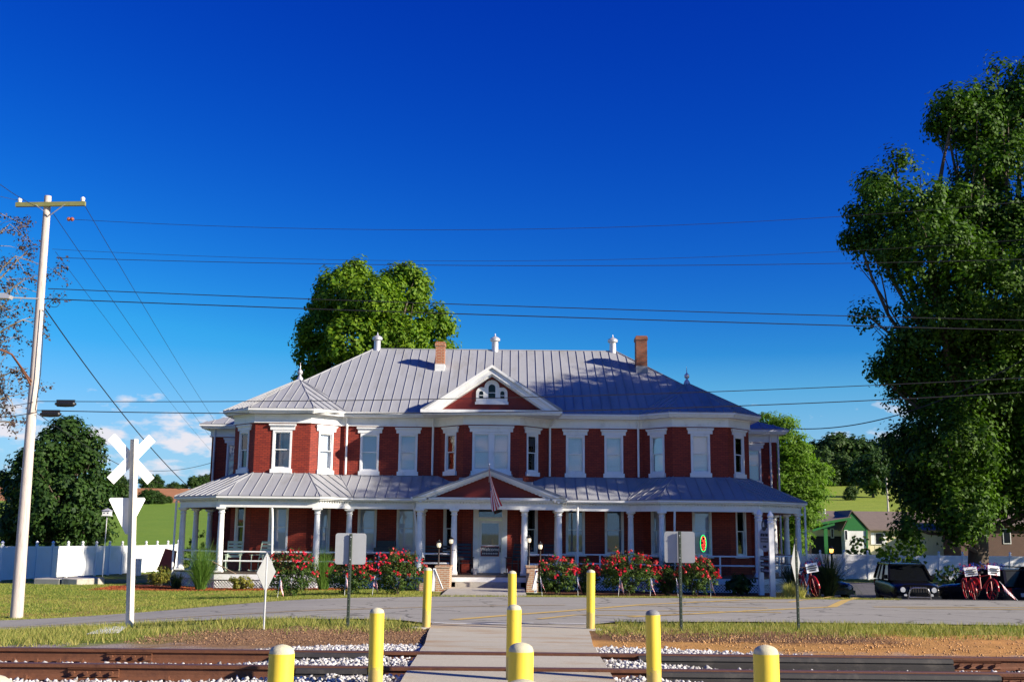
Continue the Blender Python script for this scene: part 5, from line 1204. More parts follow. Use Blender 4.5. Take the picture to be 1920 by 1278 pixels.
def reed(px, py, Y, n, h, spread, mat, label, w=.02):
    x = at(px, py, Y)[0]; zb = g(x, Y); t = thing('ornamental_grass', (x, Y, zb), label, 'ornamental grass')
    a = RNG.random(n) * 6.283; L = h * RNG.uniform(.65, 1.12, n); tilt = np.abs(RNG.normal(0, .42, n)) * spread; r0 = RNG.random(n) * .16
    V = []; k = 6; ss = np.linspace(0, 1, k)
    cx, cy = np.cos(a), np.sin(a); pts = []
    for s_ in ss:
        th = tilt * (.5 + 1.25 * s_ ** 1.6); rr_ = r0 + L * s_ * np.sin(np.clip(th, 0, 1.9)) * .9; zz = L * s_ * np.cos(np.clip(th, 0, 1.75)); pts.append(np.stack([cx * rr_, cy * rr_, zz], 1))
    b = RNG.random(n) * 3.14; wv = np.stack([np.cos(b), np.sin(b), 0 * b], 1) * w / 2
    V = np.stack([np.stack([p - wv * (1 - s_ * .93), p + wv * (1 - s_ * .93)], 1) for p, s_ in zip(pts, ss)], 1)   # n,k,2,3
    idx = np.arange(n * k * 2).reshape(n, k, 2); F = np.stack([idx[:, :-1, 0], idx[:, :-1, 1], idx[:, 1:, 1], idx[:, 1:, 0]], -1).reshape(-1, 4)
    raw_mesh('blades', V.reshape(-1, 3), F, mat, t)['kind'] = 'stuff'; return t
reed(376, 1097, 41.6, 800, 1.75, 1.0, 'reed', 'tall fountain of ornamental grass at the corner of the porch')
reed(606, 1090, 41.4, 520, 1.5, .95, 'reed', 'ornamental grass clump between two rose bushes by the porch')
reed(1555, 1125, 39.8, 900, 1.7, 1.05, 'reed_shade', 'big dark clump of ornamental grass beside the parking lot')
reed(1253, 1100, 41.2, 420, 1.5, .9, 'reed_shade', 'shaded ornamental grass behind the rose bushes by the porch')
reed(1487, 1112, 40.4, 400, 1.45, 1.0, 'reed_shade', 'shaded ornamental grass behind the white sign posts')
reed(1480, 1113, 37.8, 420, .55, 1.15, 'drygrass', 'pale yellow-green grass tuft at the foot of the white sign posts', .025)
reed(1500, 1113, 37.6, 260, .45, 1.2, 'drygrass', 'pale grass tuft next to the red decorated bicycle', .025)
reed(330, 1095, 42.4, 260, .8, 1.2, 'reed_shade', 'dark low grass tuft under the porch corner')
x_, y_ = -5.55, 10.9; t = thing('weed', (x_, y_, .1), 'scraggly weed growing in the ballast by the rails', 'weed'); mb = MB()
for k in range(16):
    a = random.uniform(0, 6.28); h_ = random.uniform(.12, .34); mb.tube([(0, 0, 0), (math.cos(a) * .06, math.sin(a) * .06, h_ * .6), (math.cos(a) * .14, math.sin(a) * .12, h_)], [.004, .003, .001], 4)
mb.build('stems', 'golden', t, raw=True); cl = RNG.normal(0, .1, (60, 3)); cl[:, 2] = np.abs(cl[:, 2]) * 1.6; V = leaves(cl, np.full(60, .03), 4, .014); raw_mesh('leaves', V, quads(len(V)), 'golden', t)

# ------------------------------------------------------------------ fences
def fence(p0, step, n, label, gate=None, ph=1.83, skip=()):
    t = thing('vinyl_fence', (p0[0], p0[1], g(*p0)), label, 'fence')
    post = MB(); post.box(-.065, .065, -.065, .065, -.3, ph + .06); po_ = post.build('post', 'vinyl', None); pm = po_.data; bpy.data.objects.remove(po_)
    cap = MB(); cap.lathe([(.085, 0), (.085, .03), (.05, .05), (.045, .07), (.085, .11), (.095, .15), (.06, .21), (.01, .25)], (0, 0, ph + .06), 12); po_ = cap.build('post_cap', 'vinyl', None, True); cm_ = po_.data; bpy.data.objects.remove(po_)
    fr, L = frame((0, 0), step); pan = None; a = math.atan2(step[1], step[0])
    for i in range(n + 1):
        x, y = p0[0] + step[0] * i, p0[1] + step[1] * i; z = g(x, y); lo = Vector((x, y, z)) - ORG[t.name]
        if i not in skip:
            o = link('post', pm, None, t, lo); o.rotation_euler.z = a; c_ = link('post_cap', cm_, None, o)
        if i < n:
            z2 = g(x + step[0], y + step[1]); q = MB(); f2, L2 = frame((x, y), (x + step[0], y + step[1]))
            def sb(s0, s1, d0, d1, a0, a1):
                zz = lambda s_: z + (z2 - z) * s_ / L2; p, tt, nn = f2
                Q = lambda s_, d, h: (p[0] + tt[0] * s_ + nn[0] * d, p[1] + tt[1] * s_ + nn[1] * d, zz(s_) + h)
                q.add([Q(s_, d, h) for h in (a0, a1) for d in (d0, d1) for s_ in (s0, s1)], [(0, 2, 3, 1), (4, 5, 7, 6), (0, 1, 5, 4), (2, 6, 7, 3), (0, 4, 6, 2), (1, 3, 7, 5)])
            sb(.06, L2 - .06, -.03, .03, ph - .13, ph); sb(.06, L2 - .06, -.03, .03, .05, .2); sb(.06, L2 - .06, -.028, .028, ph - .48, ph - .38)
            nb = max(4, int(L2 / .16))
            for k in range(nb):
                s0 = .06 + (L2 - .12) * k / nb; sb(s0, s0 + (L2 - .12) / nb - .006, -.012, .012, .2, ph - .13)
            q.build('panel', 'vinyl', t)
    return t
fence((-27.35, 60.), (.25, 1.6), 13, 'white vinyl fence with ball caps running back from the lawn to the house')
fence((-33.8, 59.2), (1.61, .2), 4, 'short white vinyl fence run turning away from the lawn fence at its near corner')
fence((19.6, 83.), (1.77, 0), 14, 'white vinyl fence with ball caps behind the parking lot')

# concrete slab on a mound, red sheet, bird house, meter box
x, y = at(132, 1088, 45.5)[0], 45.5; z = g(x, y); t = thing('concrete_cover', (x, y, z), 'cracked old concrete cistern cover on the lawn before the fence', 'concrete block')
def rough_slab(P, h, nm):
    q = MB(); q.slab(P, (0, 0, h)); o = q.build(nm, 'concrete', t, raw=True); o.rotation_euler = (rad(random.uniform(-3, 3)), rad(random.uniform(-5, 5)), 0); bv = o.modifiers.new('worn_edges', 'BEVEL'); bv.width = .03; bv.segments = 2
rough_slab([(-1.28, -.5, -.1), (-.1, -.85, -.1), (-.16, -.3, -.1), (.0, .2, -.1), (-.1, .75, -.1), (-1.15, .8, -.1)], .36, 'slab_half'); rough_slab([(-.02, -.87, -.1), (.72, -1.15, -.1), (1.36, .1, -.1), (.5, .75, -.1), (.0, .75, -.1), (.08, .2, -.1), (-.06, -.3, -.1)], .42, 'slab_half')
p = P3(310, 1045, 47); t = thing('red_sheet', (p.x, 47, g(p.x, 47)), 'rusty red metal sheet leaning among shrubs at the porch corner', 'metal sheet'); q = MB(); q.slab([(-.32, 0, .55), (.30, .05, .5), (.38, .3, 1.35), (-.12, .28, 1.45)], (0, .03, 0)); q.build('sheet', 'redrust', t, raw=True); q = MB(); q.bar((-.3, .1, .0), (-.1, .3, 1.3), .04); q.bar((.3, .1, .0), (.35, .3, 1.3), .04); q.build('frame', 'black', t, raw=True)
p = P3(201, 962, 68); t = thing('bird_house', (p.x, 68, g(p.x, 68)), 'white martin house on a thin pole above the fence', 'bird house'); zz = p.z - g(p.x, 68)
q = MB(); q.tube([(0, 0, -.2), (0, 0, zz)], .03, 8); q.build('pole', 'galv', t, raw=True); q = MB(); q.box(-.22, .22, -.22, .22, zz - .12, zz + .15); q.box(-.27, .27, -.27, .27, zz - .15, zz - .12); bh = q.build('box', 'white2', t, raw=True)
q = MB(); q.add([(-.28, -.28, zz + .152), (.28, -.28, zz + .152), (.28, .28, zz + .152), (-.28, .28, zz + .152), (0, 0, zz + .33)], [(0, 1, 2, 3), (0, 1, 4), (1, 2, 4), (2, 3, 4), (3, 0, 4)]); q.build('roof', 'galv', t, raw=True)
for dx in (-.11, .11):
    q = MB(); q.lathe([(.04, -.225), (.04, -.22)], (dx, 0, zz + .02), 10, 'Y'); q.build('entrance_hole', 'dark', bh, raw=True)
p = P3(258, 1052, 71); q = MB(); q.box(p.x - .3, p.x + .3, 70.6, 70.9, g(p.x, 70.7), g(p.x, 70.7) + 1.0); q.box(p.x - .33, p.x + .33, 70.57, 70.93, g(p.x, 70.7) + 1.0, g(p.x, 70.7) + 1.05); props(q.build('utility_cabinet', 'white2'), 'small pale utility cabinet standing before the fence behind the crossing post', 'cabinet')
q = MB(); pts = [P3(1662, 895, 150), P3(1664, 960, 150)]; q.tube([(pts[0].x, 150, pts[0].z), (pts[0].x + .05, 150, g(pts[0].x, 150))], [.1, .14], 8); props(q.build('wooden_post', 'pole'), 'thin bare pole in the green field beside the big tree', 'pole')

# ------------------------------------------------------------------ neighbouring houses
YN = 104.; c0 = P3(1620, 1010, YN)
t = thing('neighbour_house', (c0.x, YN, g(c0.x, YN)), 'low cream house with bright green gable and grey shingle roof behind the fence', 'house')
s_ = YN / FPX; X_ = lambda px: at(px, 1000, YN)[0]; Zp = lambda px, py: at(px, py, YN)[2]; gzn = g(c0.x, YN) - .4
xg0, xg1, xr = X_(1577), X_(1617), X_(1790); ze = Zp(1617, 993); zr = Zp(1600, 958)
q = MB(); q.box(xg0 - 3.2, xr, YN, YN + 9, gzn, ze); wl_ = q.build('wall', 'cream', t)
for k in range(18):
    xx = xg1 + .2 + k * .45
    if xx < xr: q = MB(); q.box(xx, xx + .05, YN - .02, YN, gzn, ze); q.build('siding_batten', 'cream', wl_)
q = MB(); q.slab([(xg1 - .5, YN - .5, ze - .05), (xr + .4, YN - .5, ze - .05), (xr + .4, YN + 4.5, zr), (xg1 - .5, YN + 4.5, zr)], (0, 0, .12)); q.slab([(xg0 - 3.8, YN + 9.4, ze), (xr + .4, YN + 9.4, ze), (xr + .4, YN + 4.5, zr), (xg0 - 3.8, YN + 4.5, zr)], (0, 0, .12)); rf = q.build('roof', 'shingle', t)
xa = X_(1591); q = MB(); q.slab([(xg0 - .15, YN - 1.2, ze - .05), (xg1 + .2, YN - 1.2, ze - .05), (xa, YN - 1.2, zr - .12)], (0, .06, 0)); q.build('green_gable', 'gpaint', t)
q = MB(); q.slab([(xg0 - .3, YN - 1.3, ze - .1), (xa, YN - 1.3, zr), (xa, YN + 5, zr), (xg0 - .3, YN + 5, ze - .1)], (0, 0, .1)); q.slab([(xg1 + .35, YN - 1.3, ze - .1), (xa, YN - 1.3, zr), (xa, YN + 5, zr), (xg1 + .35, YN + 5, ze - .1)], (0, 0, .1)); q.build('gable_roof', 'shingle', t)
q = MB(); q.box(xg0, xg1, YN - 1.15, YN, gzn, ze - .02); q.build('gable_front_wall', 'white2', t)
q = MB(); q.bar((X_(1510), YN - 1.6, Zp(1510, 985)), (X_(1585), YN - 1.6, Zp(1585, 972)), .12, .22); q.bar((X_(1515), YN - 1.62, Zp(1515, 994)), (X_(1556), YN - 1.62, Zp(1556, 982)), .1, .2); q.box(xg1 - .05, xg1 + .1, YN - 1.25, YN - 1.15, gzn, ze); q.box(X_(1538), X_(1545), YN - 1.2, YN - 1.1, gzn, Zp(1540, 990)); q.build('green_trim', 'gpaint', t)
q = MB(); q.slab([(X_(1500), YN - 1.5, Zp(1500, 985)), (X_(1588), YN - 1.5, Zp(1588, 971)), (X_(1592), YN + 4, zr), (X_(1500), YN + 4, zr)], (0, 0, .1)); q.build('porch_roof', 'shingle', t)
q = MB(); q.box(X_(1500), xg0, YN - .03, YN + .02, gzn, ze - .6); q.build('porch_shade_sheet', 'dark', t)  # near-black sheet over the cream wall: porch shade as colour
for a, b, c, d in ((1640, 1654, 998, 1020), (1557, 1563, 990, 1008), (1576, 1582, 993, 1012)):
    yq2 = YN - .05 if a > 1600 else (YN - 1.2 if a > 1570 else YN - .06); q = MB(); q.box(X_(a), X_(b), yq2 - .04, yq2, Zp(a, d), Zp(a, c)); w_ = q.build('window', 'white', t); q = MB(); q.box(X_(a) + .06, X_(b) - .06, yq2 - .05, yq2 - .041, Zp(a, d) + .06, Zp(a, c) - .06); q.build('pane', 'carglass', w_)
    if a > 1600:
        for e0, e1 in ((1632, 1639), (1655, 1661)): q = MB(); q.box(X_(e0), X_(e1), yq2 - .05, yq2 + .01, Zp(a, d), Zp(a, c)); q.build('shutter', 'white', w_)
q = MB(); q.tube([(X_(1562), YN + 2.5, zr - .6), (X_(1562), YN + 2.5, zr + .25)], .09, 8); q.build('roof_vent', 'white2', rf)
YM = 100.; x0, x1 = at(1800, 1000, YM)[0], at(1990, 1000, YM)[0]; z0 = g(x0, YM) - .4; ze = at(1870, 985, YM)[2]; zr = at(1870, 957, YM)[2] + .3
t = thing('neighbour_house', ((x0 + x1) / 2, YM, z0), 'brown brick bungalow in deep shade behind the trunk of the big tree', 'house')
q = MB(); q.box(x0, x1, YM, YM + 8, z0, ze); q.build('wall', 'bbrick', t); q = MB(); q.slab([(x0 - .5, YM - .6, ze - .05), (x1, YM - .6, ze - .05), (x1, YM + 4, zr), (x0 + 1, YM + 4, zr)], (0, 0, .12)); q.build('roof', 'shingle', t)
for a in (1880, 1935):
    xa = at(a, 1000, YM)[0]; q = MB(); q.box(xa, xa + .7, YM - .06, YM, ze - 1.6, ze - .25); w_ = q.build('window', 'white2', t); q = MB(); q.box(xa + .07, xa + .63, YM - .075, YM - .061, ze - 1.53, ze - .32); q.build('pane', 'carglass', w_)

# ------------------------------------------------------------------ vehicles
def car(loc, rz, L, Wd, H, label, cat, paint, suv=True, jeep=False, hoodz=1.02, clr=.28):
    t = thing('parked_car', loc, label, cat, None, rz); w = Wd / 2; belt = hoodz + .08
    st_ = [(-L / 2, .9, clr + .12, hoodz - .22), (-L / 2 + .08, .94, clr, hoodz - .06), (-L / 2 + .5, 1., clr, hoodz), (-L * .20, 1., clr, belt), (0, 1., clr, belt), (L * .3, 1., clr, belt + .02), (L / 2 - .12, .98, clr, belt), (L / 2, .93, clr + .12, belt - .1)]
    q = MB(); n = 10
    for y, k, zb, zt_ in st_:
        ww = w * k; q.add([(-ww * .9, y, zb), (-ww, y, zb + .12), (-ww * 1.0, y, zb + .35), (-ww * .985, y, zt_ - .16), (-ww * .9, y, zt_), (ww * .9, y, zt_), (ww * .985, y, zt_ - .16), (ww, y, zb + .35), (ww, y, zb + .12), (ww * .9, y, zb)], [])
    for i in range(len(st_) - 1):
        for k in range(n): q.f.append((i * n + k, i * n + (k + 1) % n, (i + 1) * n + (k + 1) % n, (i + 1) * n + k))
    q.f.append(tuple(range(n))); q.f.append(tuple(range((len(st_) - 1) * n, len(st_) * n))); body = q.build('body', paint, t, True, raw=True); sm = body.modifiers.new('smooth', 'SUBSURF'); sm.levels = sm.render_levels = 2
    yb0, yb1, yr0, yr1 = -L * .20, L / 2 - .08, -L * .20 + .62, L / 2 - (.35 if suv else .9); wb, wr_ = w * .93, w * .76; zr_ = H - .05
    B = [(-wb, yb0, belt - .03), (wb, yb0, belt - .03), (wb, yb1, belt - .03), (-wb, yb1, belt - .03)]; T = [(-wr_, yr0, zr_), (wr_, yr0, zr_), (wr_, yr1, zr_), (-wr_, yr1, zr_)]
    for nm, (i, j) in (('windscreen', (0, 1)), ('side_window', (1, 2)), ('rear_window', (2, 3)), ('side_window', (3, 0))): q = MB(); q.add([B[i], B[j], T[j], T[i]], [(0, 1, 2, 3)]); q.build(nm, 'carglass', t, raw=True)
    q = MB(); q.slab([(-wr_ - .02, yr0 - .03, zr_ - .01), (wr_ + .02, yr0 - .03, zr_ - .01), (wr_ + .02, yr1 + .03, zr_ - .01), (-wr_ - .02, yr1 + .03, zr_ - .01)], (0, 0, .06)); q.build('car_roof', paint, t, raw=True)
    pl = [(b_, t_, .10, .07) for b_, t_ in zip(B, T)] + [((sg * wb, yb0 + (yb1 - yb0) * f, belt - .03), (sg * wr_, yr0 + (yr1 - yr0) * f, zr_), .09, .05) for sg in (-1, 1) for f in (.42, .74)]
    for p_ in pl: q = MB(); q.bar(*p_); q.build('pillar', paint, t, raw=True)
    for sx in (-1, 1):
        for y in (-L / 2 + .82, L / 2 - .85):
            q = MB(); q.lathe([(.24, -.11), (.34, -.10), (.36, -.04), (.36, .06), (.33, .11), (.22, .115)], (sx * (w - .10), y, .36), 20, 'X'); wh = q.build('wheel', 'tyre', t, True, raw=True)
            q = MB(); q.lathe([(.21, sx * .09), (.20, sx * .118), (.05, sx * .122), (.02, sx * .125)], (sx * (w - .10), y, .36), 16, 'X'); q.build('rim', 'cargrey', wh, True, raw=True)
        q = MB(); q.lathe([(.0, -.02), (.10, -.02), (.11, .02), (.04, .06)], (sx * w * .66, -L / 2 + .01, hoodz - .27), 14, 'Y'); q.build('headlight', 'lamp', t, True, raw=True)
        q = MB(); q.lathe([(.0, -.02), (.06, -.02), (.065, .02), (.02, .05)], (sx * w * .56, -L / 2 - .0, hoodz - .48), 12, 'Y'); q.build('fog_lamp', 'lamp', t, True, raw=True)
        q = MB(); q.box(sx * (w + .02) - .09, sx * (w + .02) + .09, yb0 + .28, yb0 + .40, belt + .02, belt + .19); q.build('wing_mirror', paint, t, raw=True)
        q = MB(); q.box(sx * w * .85 - .09, sx * w * .85 + .09, L / 2 - .04, L / 2 + .02, belt - .35, belt - .08); q.build('tail_light', 'redlamp', t, raw=True)
        if suv: q = MB(); q.tube([(sx * wr_ * .93, yr0 + .15, H), (sx * wr_ * .93, yr0 + .25, H + .07), (sx * wr_ * .93, yr1 - .3, H + .07), (sx * wr_ * .93, yr1 - .2, H)], .022, 6); q.build('roof_rail', 'black', t, raw=True)
    for k in range(7): q = MB(); xx = (k - 3) * .1; q.box(xx - .03, xx + .03, -L / 2 - .012, -L / 2 + .05, hoodz - .36, hoodz - .14); q.build('grille_slot', 'dark', t, raw=True)
    q = MB(); q.box(-w * .92, w * .92, -L / 2 - .10, -L / 2 + .06, clr + .05, clr + .24); q.build('bumper', 'black', t, raw=True)
    q = MB(); q.box(-.26, .26, L / 2 + .0, L / 2 + .02, belt - .42, belt - .28); q.build('number_plate', 'paper', t, raw=True)
    if jeep:
        q = MB(); q.tube([(-.44, -L / 2 - .13, clr + .08), (-.42, -L / 2 - .16, clr + .3), (-.34, -L / 2 - .16, clr + .52), (-.22, -L / 2 - .16, clr + .57), (.22, -L / 2 - .16, clr + .57), (.34, -L / 2 - .16, clr + .52), (.42, -L / 2 - .16, clr + .3), (.44, -L / 2 - .13, clr + .08)], .028, 8); q.tube([(-.41, -L / 2 - .16, clr + .2), (.41, -L / 2 - .16, clr + .2)], .026, 8); q.build('bull_bar', 'chrome', t, True, raw=True)
    return t
xs_ = at(1722, 1117, 46)[0]; car((xs_, 47.4, g(xs_, 47.4) + .02), rad(-7), 4.4, 1.84, 1.80, 'black jeep with chrome bull bar parked facing the road', 'car', 'carblack', True, True, 1.08, .33)
xs_ = at(1865, 1117, 45)[0]; car((xs_ + .4, 46.6, g(xs_, 46) + .02), rad(196), 4.5, 1.84, 1.66, 'dark hatchback parked behind the red bicycles', 'car', 'cargrey', True, False, .95, .24)
xs_ = at(1935, 1117, 44)[0]; car((xs_ + .9, 45.0, g(xs_, 45) + .02), rad(202), 4.6, 1.86, 1.76, 'dark car with red tail lights parked past the red bicycles', 'car', 'carblack', True, False, 1.0, .28)
xs_ = at(1528, 1060, 57)[0]; car((xs_, 57.0, g(xs_, 57) + .02), rad(14), 4.5, 1.8, 1.45, 'dark saloon car parked beside the porch end', 'car', 'cargrey', False, False, .85, .2)

# ------------------------------------------------------------------ decorated bicycles
def bicycle(px, py, Y, rz, label, lean=0.08):
    x = at(px, py, Y)[0]; t = thing('bicycle', (x, Y, g(x, Y) + .03), label, 'bicycle', None, rz); t.rotation_euler.y = lean
    for y in (-.52, .52):
        q = MB(); q.tube([(0, y + .33 * math.cos(a), .34 + .33 * math.sin(a)) for a in np.linspace(0, 6.2832, 29)], .022, 8, False); wh = q.build('wheel', 'tyre', t, True, raw=True)
        q = MB(); q.tube([(0, y + .30 * math.cos(a), .34 + .30 * math.sin(a)) for a in np.linspace(0, 6.2832, 29)], .012, 6, False)
        for k in range(10): a = k * .628; q.tube([(0, y, .34), (0, y + .3 * math.cos(a), .34 + .3 * math.sin(a))], .003, 4)
        q.build('rim', 'redpaint', wh, True, raw=True)
        q = MB(); q.tube([(0, y + .37 * math.cos(a), .34 + .37 * math.sin(a)) for a in np.linspace(.1, 3.2, 14)], .03, 6); q.build('mudguard', 'redpaint', t, True, raw=True)
    q = MB(); 
    for a, b in (((0, .52, .34), (0, .1, .32)), ((0, .1, .32), (0, .22, .82)), ((0, .1, .32), (0, -.36, .74)), ((0, .2, .76), (0, -.36, .84)), ((0, .52, .34), (0, .2, .74)), ((0, -.52, .34), (0, -.36, .98))): q.tube([a, b], .018, 8)
    q.build('bicycle_frame', 'redpaint', t, True, raw=True)
    q = MB(); q.tube([(-.3, -.2, 1.0), (-.26, -.3, 1.04), (0, -.36, 1.0), (.26, -.3, 1.04), (.3, -.2, 1.0)], .014, 6); q.build('handlebar', 'chrome', t, True, raw=True)
    q = MB(); q.slab([(-.09, .36, .86), (.09, .36, .86), (.03, .06, .88), (-.03, .06, .88)], (0, 0, .05)); q.build('saddle', 'black', t, raw=True)
    q = MB(); q.slab([(-.21, -.62, .84), (.21, -.62, .84), (.21, -.58, 1.14), (-.21, -.58, 1.14)], (0, .006, 0)); cd = q.build('card', 'paper', t, raw=True)
    for k, (w_, dz) in enumerate(((.30, 1.05), (.34, .98), (.22, .91))):
        q = MB(); xx = -w_ / 2
        while xx < w_ / 2: dw = random.uniform(.015, .03); q.box(xx, xx + dw, -.632, -.622, dz - .022, dz + .018); xx += dw + .008
        q.build('blurred_lettering', 'ink', cd, raw=True)
    cl = RNG.normal(0, 1, (50, 3)) * np.array((.22, .08, .06)) + np.array((0, -.42, 1.12)); V = leaves(cl, np.full(50, .05), 8, .02); raw_mesh('blue_tinsel', V, quads(len(V)), 'bluecloth', t)['kind'] = 'stuff'
    cl = RNG.normal(0, 1, (30, 3)) * np.array((.2, .08, .08)) + np.array((.05, -.4, 1.08)); V = leaves(cl, np.full(30, .05), 8, .02); raw_mesh('red_tinsel', V, quads(len(V)), 'rose', t)['kind'] = 'stuff'
    return t
bicycle(1518, 1117, 38.0, rad(10), 'red bicycle with white card and tinsel leaning beside the pale grass tuft', -.16)
bicycle(1842, 1118, 37.6, rad(9), 'red bicycle with a white lettered card on its handlebar by the parked cars', .10)
bicycle(1820, 1118, 38.3, rad(-8), 'second red bicycle half hidden beside the lettered one by the parked cars', -.1)

# ------------------------------------------------------------------ flags, signs, lamps
def flag_cloth(name, parent, w, h, mat='flag', fold=.05, nx=16, ny=10, drape=None):
    me = bpy.data.meshes.new(name); vs = []; fs = []; uv = []
    for i in range(nx + 1):
        for j in range(ny + 1):
            u, v = i / nx, j / ny; vs.append(drape(u, v)); uv.append((u, v))
    for i in range(nx):
        for j in range(ny): fs.append((i * (ny + 1) + j, (i + 1) * (ny + 1) + j, (i + 1) * (ny + 1) + j + 1, i * (ny + 1) + j + 1))
    me.from_pydata(vs, [], fs); ul = me.uv_layers.new(name='UVMap')
    for p in me.polygons:
        p.use_smooth = True
        for li, vi in zip(p.loop_indices, p.vertices): ul.data[li].uv = uv[vi]
    me.materials.append(M[mat]); o = bpy.data.objects.new(name, me); C.objects.link(o); o.parent = parent; return o
# big flag hanging from the pediment on a slanted staff
a = P3(917, 903, 42.1); t = thing('flag', a, 'large American flag hanging from a slanted staff on the porch pediment', 'flag')
b = P3(917, 912, 41.2) - a; q = MB(); q.tube([(0, 0, 0), (b.x, -1.1, .55)], .016, 8); q.lathe([(.005, 0), (.035, .03), (.02, .07), (.002, .1)], (b.x, -1.1, .55), 8); q.build('staff', 'silver', t, True, raw=True)
def dr1(u, v):                                  # hoist along the staff, fly hangs down in folds
    base = Vector((0, 0, 0)).lerp(Vector((b.x, -1.1, .55)), .25 + .68 * (1 - v)); k = u * 1.45; f = (1 - v)
    return (base.x + .16 * u + .34 * u * u * f + .05 * math.sin(9 * v + 3 * u) * u, base.y + (.55 * v - .1) * u * -.4 + .08 * math.sin(12 * v) * u, base.z - k * (1 - .1 * v) + .02)
flag_cloth('flag_cloth', t, 1, 1, 'flag', drape=dr1, nx=20, ny=18)
def small_flag(px, py, Y, label, lean=.06, side=1, h=.5):
    x = at(px, py, Y)[0]; t = thing('small_flag', (x, Y, g(x, Y)), label, 'small flag', 'small flags along the flower beds')
    q = MB(); top = (lean * h * 1.25, 0, h * 1.25); q.tube([(0, 0, -.05), top], .006, 6); q.build('stick', 'paper', t, raw=True)
    ph_ = random.uniform(0, 6); s = side
    def dr(u, v):
        z = top[2] * (.50 + .46 * v) ; xx = top[0] * (.50 + .46 * v); return (xx + s * (.17 * u * (.55 + .45 * (1 - v))), .03 * math.sin(5 * u + ph_ + 3 * v) - .03 * u, z - .20 * u * u - .08 * u)
    flag_cloth('flag_cloth', t, .3, .2, drape=dr, nx=8, ny=8); return t
for px, py, Y, sd, ln, lab in ((519, 1137, 34.6, -1, .1, 'small American flag on a stick in front of the leggy rose bush'), (645, 1132, 34.9, -1, .05, 'small American flag beside the green post of the square sign by the lawn'),
        (697, 1128, 35.3, 1, .12, 'small American flag on a stick between the two rose bushes beside the winged cheek wall'), (1017, 1115, 36.8, 1, -.12, 'small American flag on a stick next to the plain cheek wall'), (1084, 1115, 37.0, 1, -.05, 'small American flag on a stick behind the road-edge bollard'),
        (1159, 1115, 37.0, 1, .1, 'small American flag on a stick under the biggest rose bush, bollard side'), (1219, 1115, 37.0, -1, .05, 'small American flag on a stick under the biggest rose bush, square sign side'), (1272, 1117, 37.0, -1, -.1, 'small American flag on a stick beside the green post before the lattice-side rose bush'), (1333, 1115, 37.0, -1, -.04, 'small American flag on a stick at the end of the rose bed by the lattice')):
    small_flag(px, py, Y, lab, ln, 1 if sd > 0 else 1)
fl = small_flag(1911, 1117, 36.9, 'small American flag on a stick leaning far over by the parked cars', -1.0, 1)
# lamp posts
def lamp_post(px, pyb, pyg, Y, label, rot=0):
    p = P3(px, pyg, Y); zb = P3(px, pyb, Y).z; t = thing('lamp_post', (p.x, Y, zb), label, 'lamp post'); h = p.z - zb
    q = MB(); q.lathe([(.055, 0), (.05, .05), (.032, .09), (.028, h - .14), (.05, h - .12), (.06, h - .09)], (0, 0, 0), 12); q.bar((-.16, 0, h - .32), (.16, 0, h - .32), .02); q.build('post', 'brownpost', t, True, raw=True)
    q = MB(); q.lathe([(.045, h - .09), (.072, h - .05), (.08, h + .01), (.07, h + .06), (.05, h + .075)], (0, 0, 0), 14); q.build('lamp_globe', 'globe', t, True, raw=True)
    q = MB(); q.lathe([(.10, h + .076), (.105, h + .09), (.06, h + .13), (.02, h + .15), (.012, h + .19)], (0, 0, 0), 14); q.build('lamp_cap', 'black', t, True, raw=True); return t
lamp_post(823, 1096, 1021, 40.5, 'lit lamp on a brown post rising from the low wing of the cheek wall'); lamp_post(846, 1062, 1014, 41.4, 'lit lamp on a brown post on top of the winged cheek wall')
lamp_post(992, 1062, 1012, 41.5, 'lit lamp on a brown post on top of the plain cheek wall'); lamp_post(1013, 1088, 1024, 40.4, 'lit lamp on a brown post behind the rose bush by the plain cheek wall')
p = P3(1559, 1032, 60); t = thing('lamp_post', (p.x, 60, g(p.x, 60)), 'lone black garden lamp with amber light beyond the dark ornamental grass', 'lamp post'); h = p.z - g(p.x, 60)
q = MB(); q.lathe([(.06, 0), (.05, h - .15), (.09, h - .1)], (0, 0, 0), 10); q.build('post', 'black', t, True, raw=True); q = MB(); q.lathe([(.08, h - .1), (.11, h + .08), (.09, h + .1)], (0, 0, 0), 10); q.build('lamp_globe', 'amber', t, True, raw=True); q = MB(); q.lathe([(.13, h + .101), (.10, h + .17), (.02, h + .25)], (0, 0, 0), 10); q.build('lamp_cap', 'black', t, True, raw=True)
# welcome sign on the door
fr, c = dfr_keep; dy = YW - BA - .045 * -1 - .02
t = thing('welcome_sign', (CXH, YW - BA + .045 - .02, .9), 'dark welcome sign with pale flowers hanging on the front door', 'sign'); yo = 0.
q = MB(); q.box(-.345, .345, -.02, .0, -.02, .33); bd = q.build('board', 'signblue', t, raw=True)
q = MB()
for x0, x1, z0, z1 in ((-.365, -.345, -.04, .35), (.345, .365, -.04, .35), (-.345, .345, -.04, -.02), (-.345, .345, .33, .35)): q.box(x0, x1, -.026, .0, z0, z1)
q.build('sign_frame', 'redrust', bd, raw=True)
me = text_mesh('Welcome', .19); tx = link('lettering', me, 'white', bd, (0, -.024, .225)); tx.rotation_euler = (rad(90), 0, 0)
q = MB()
for k in range(9):
    xx = -.28 + k * .07
    for a in np.linspace(0, 6.28, 6)[:-1]: q.lathe([(.012, -.026), (.012, -.021)], (xx + .017 * math.cos(a), 0, .065 + .02 * math.sin(a)), 6, 'Y')
q.build('flower_row', 'white2', bd, raw=True)
q = MB(); q.tube([(-.25, -.01, .35), (0, -.008, .43), (.25, -.01, .35)], .004, 4); q.build('cord', 'black', t, raw=True)
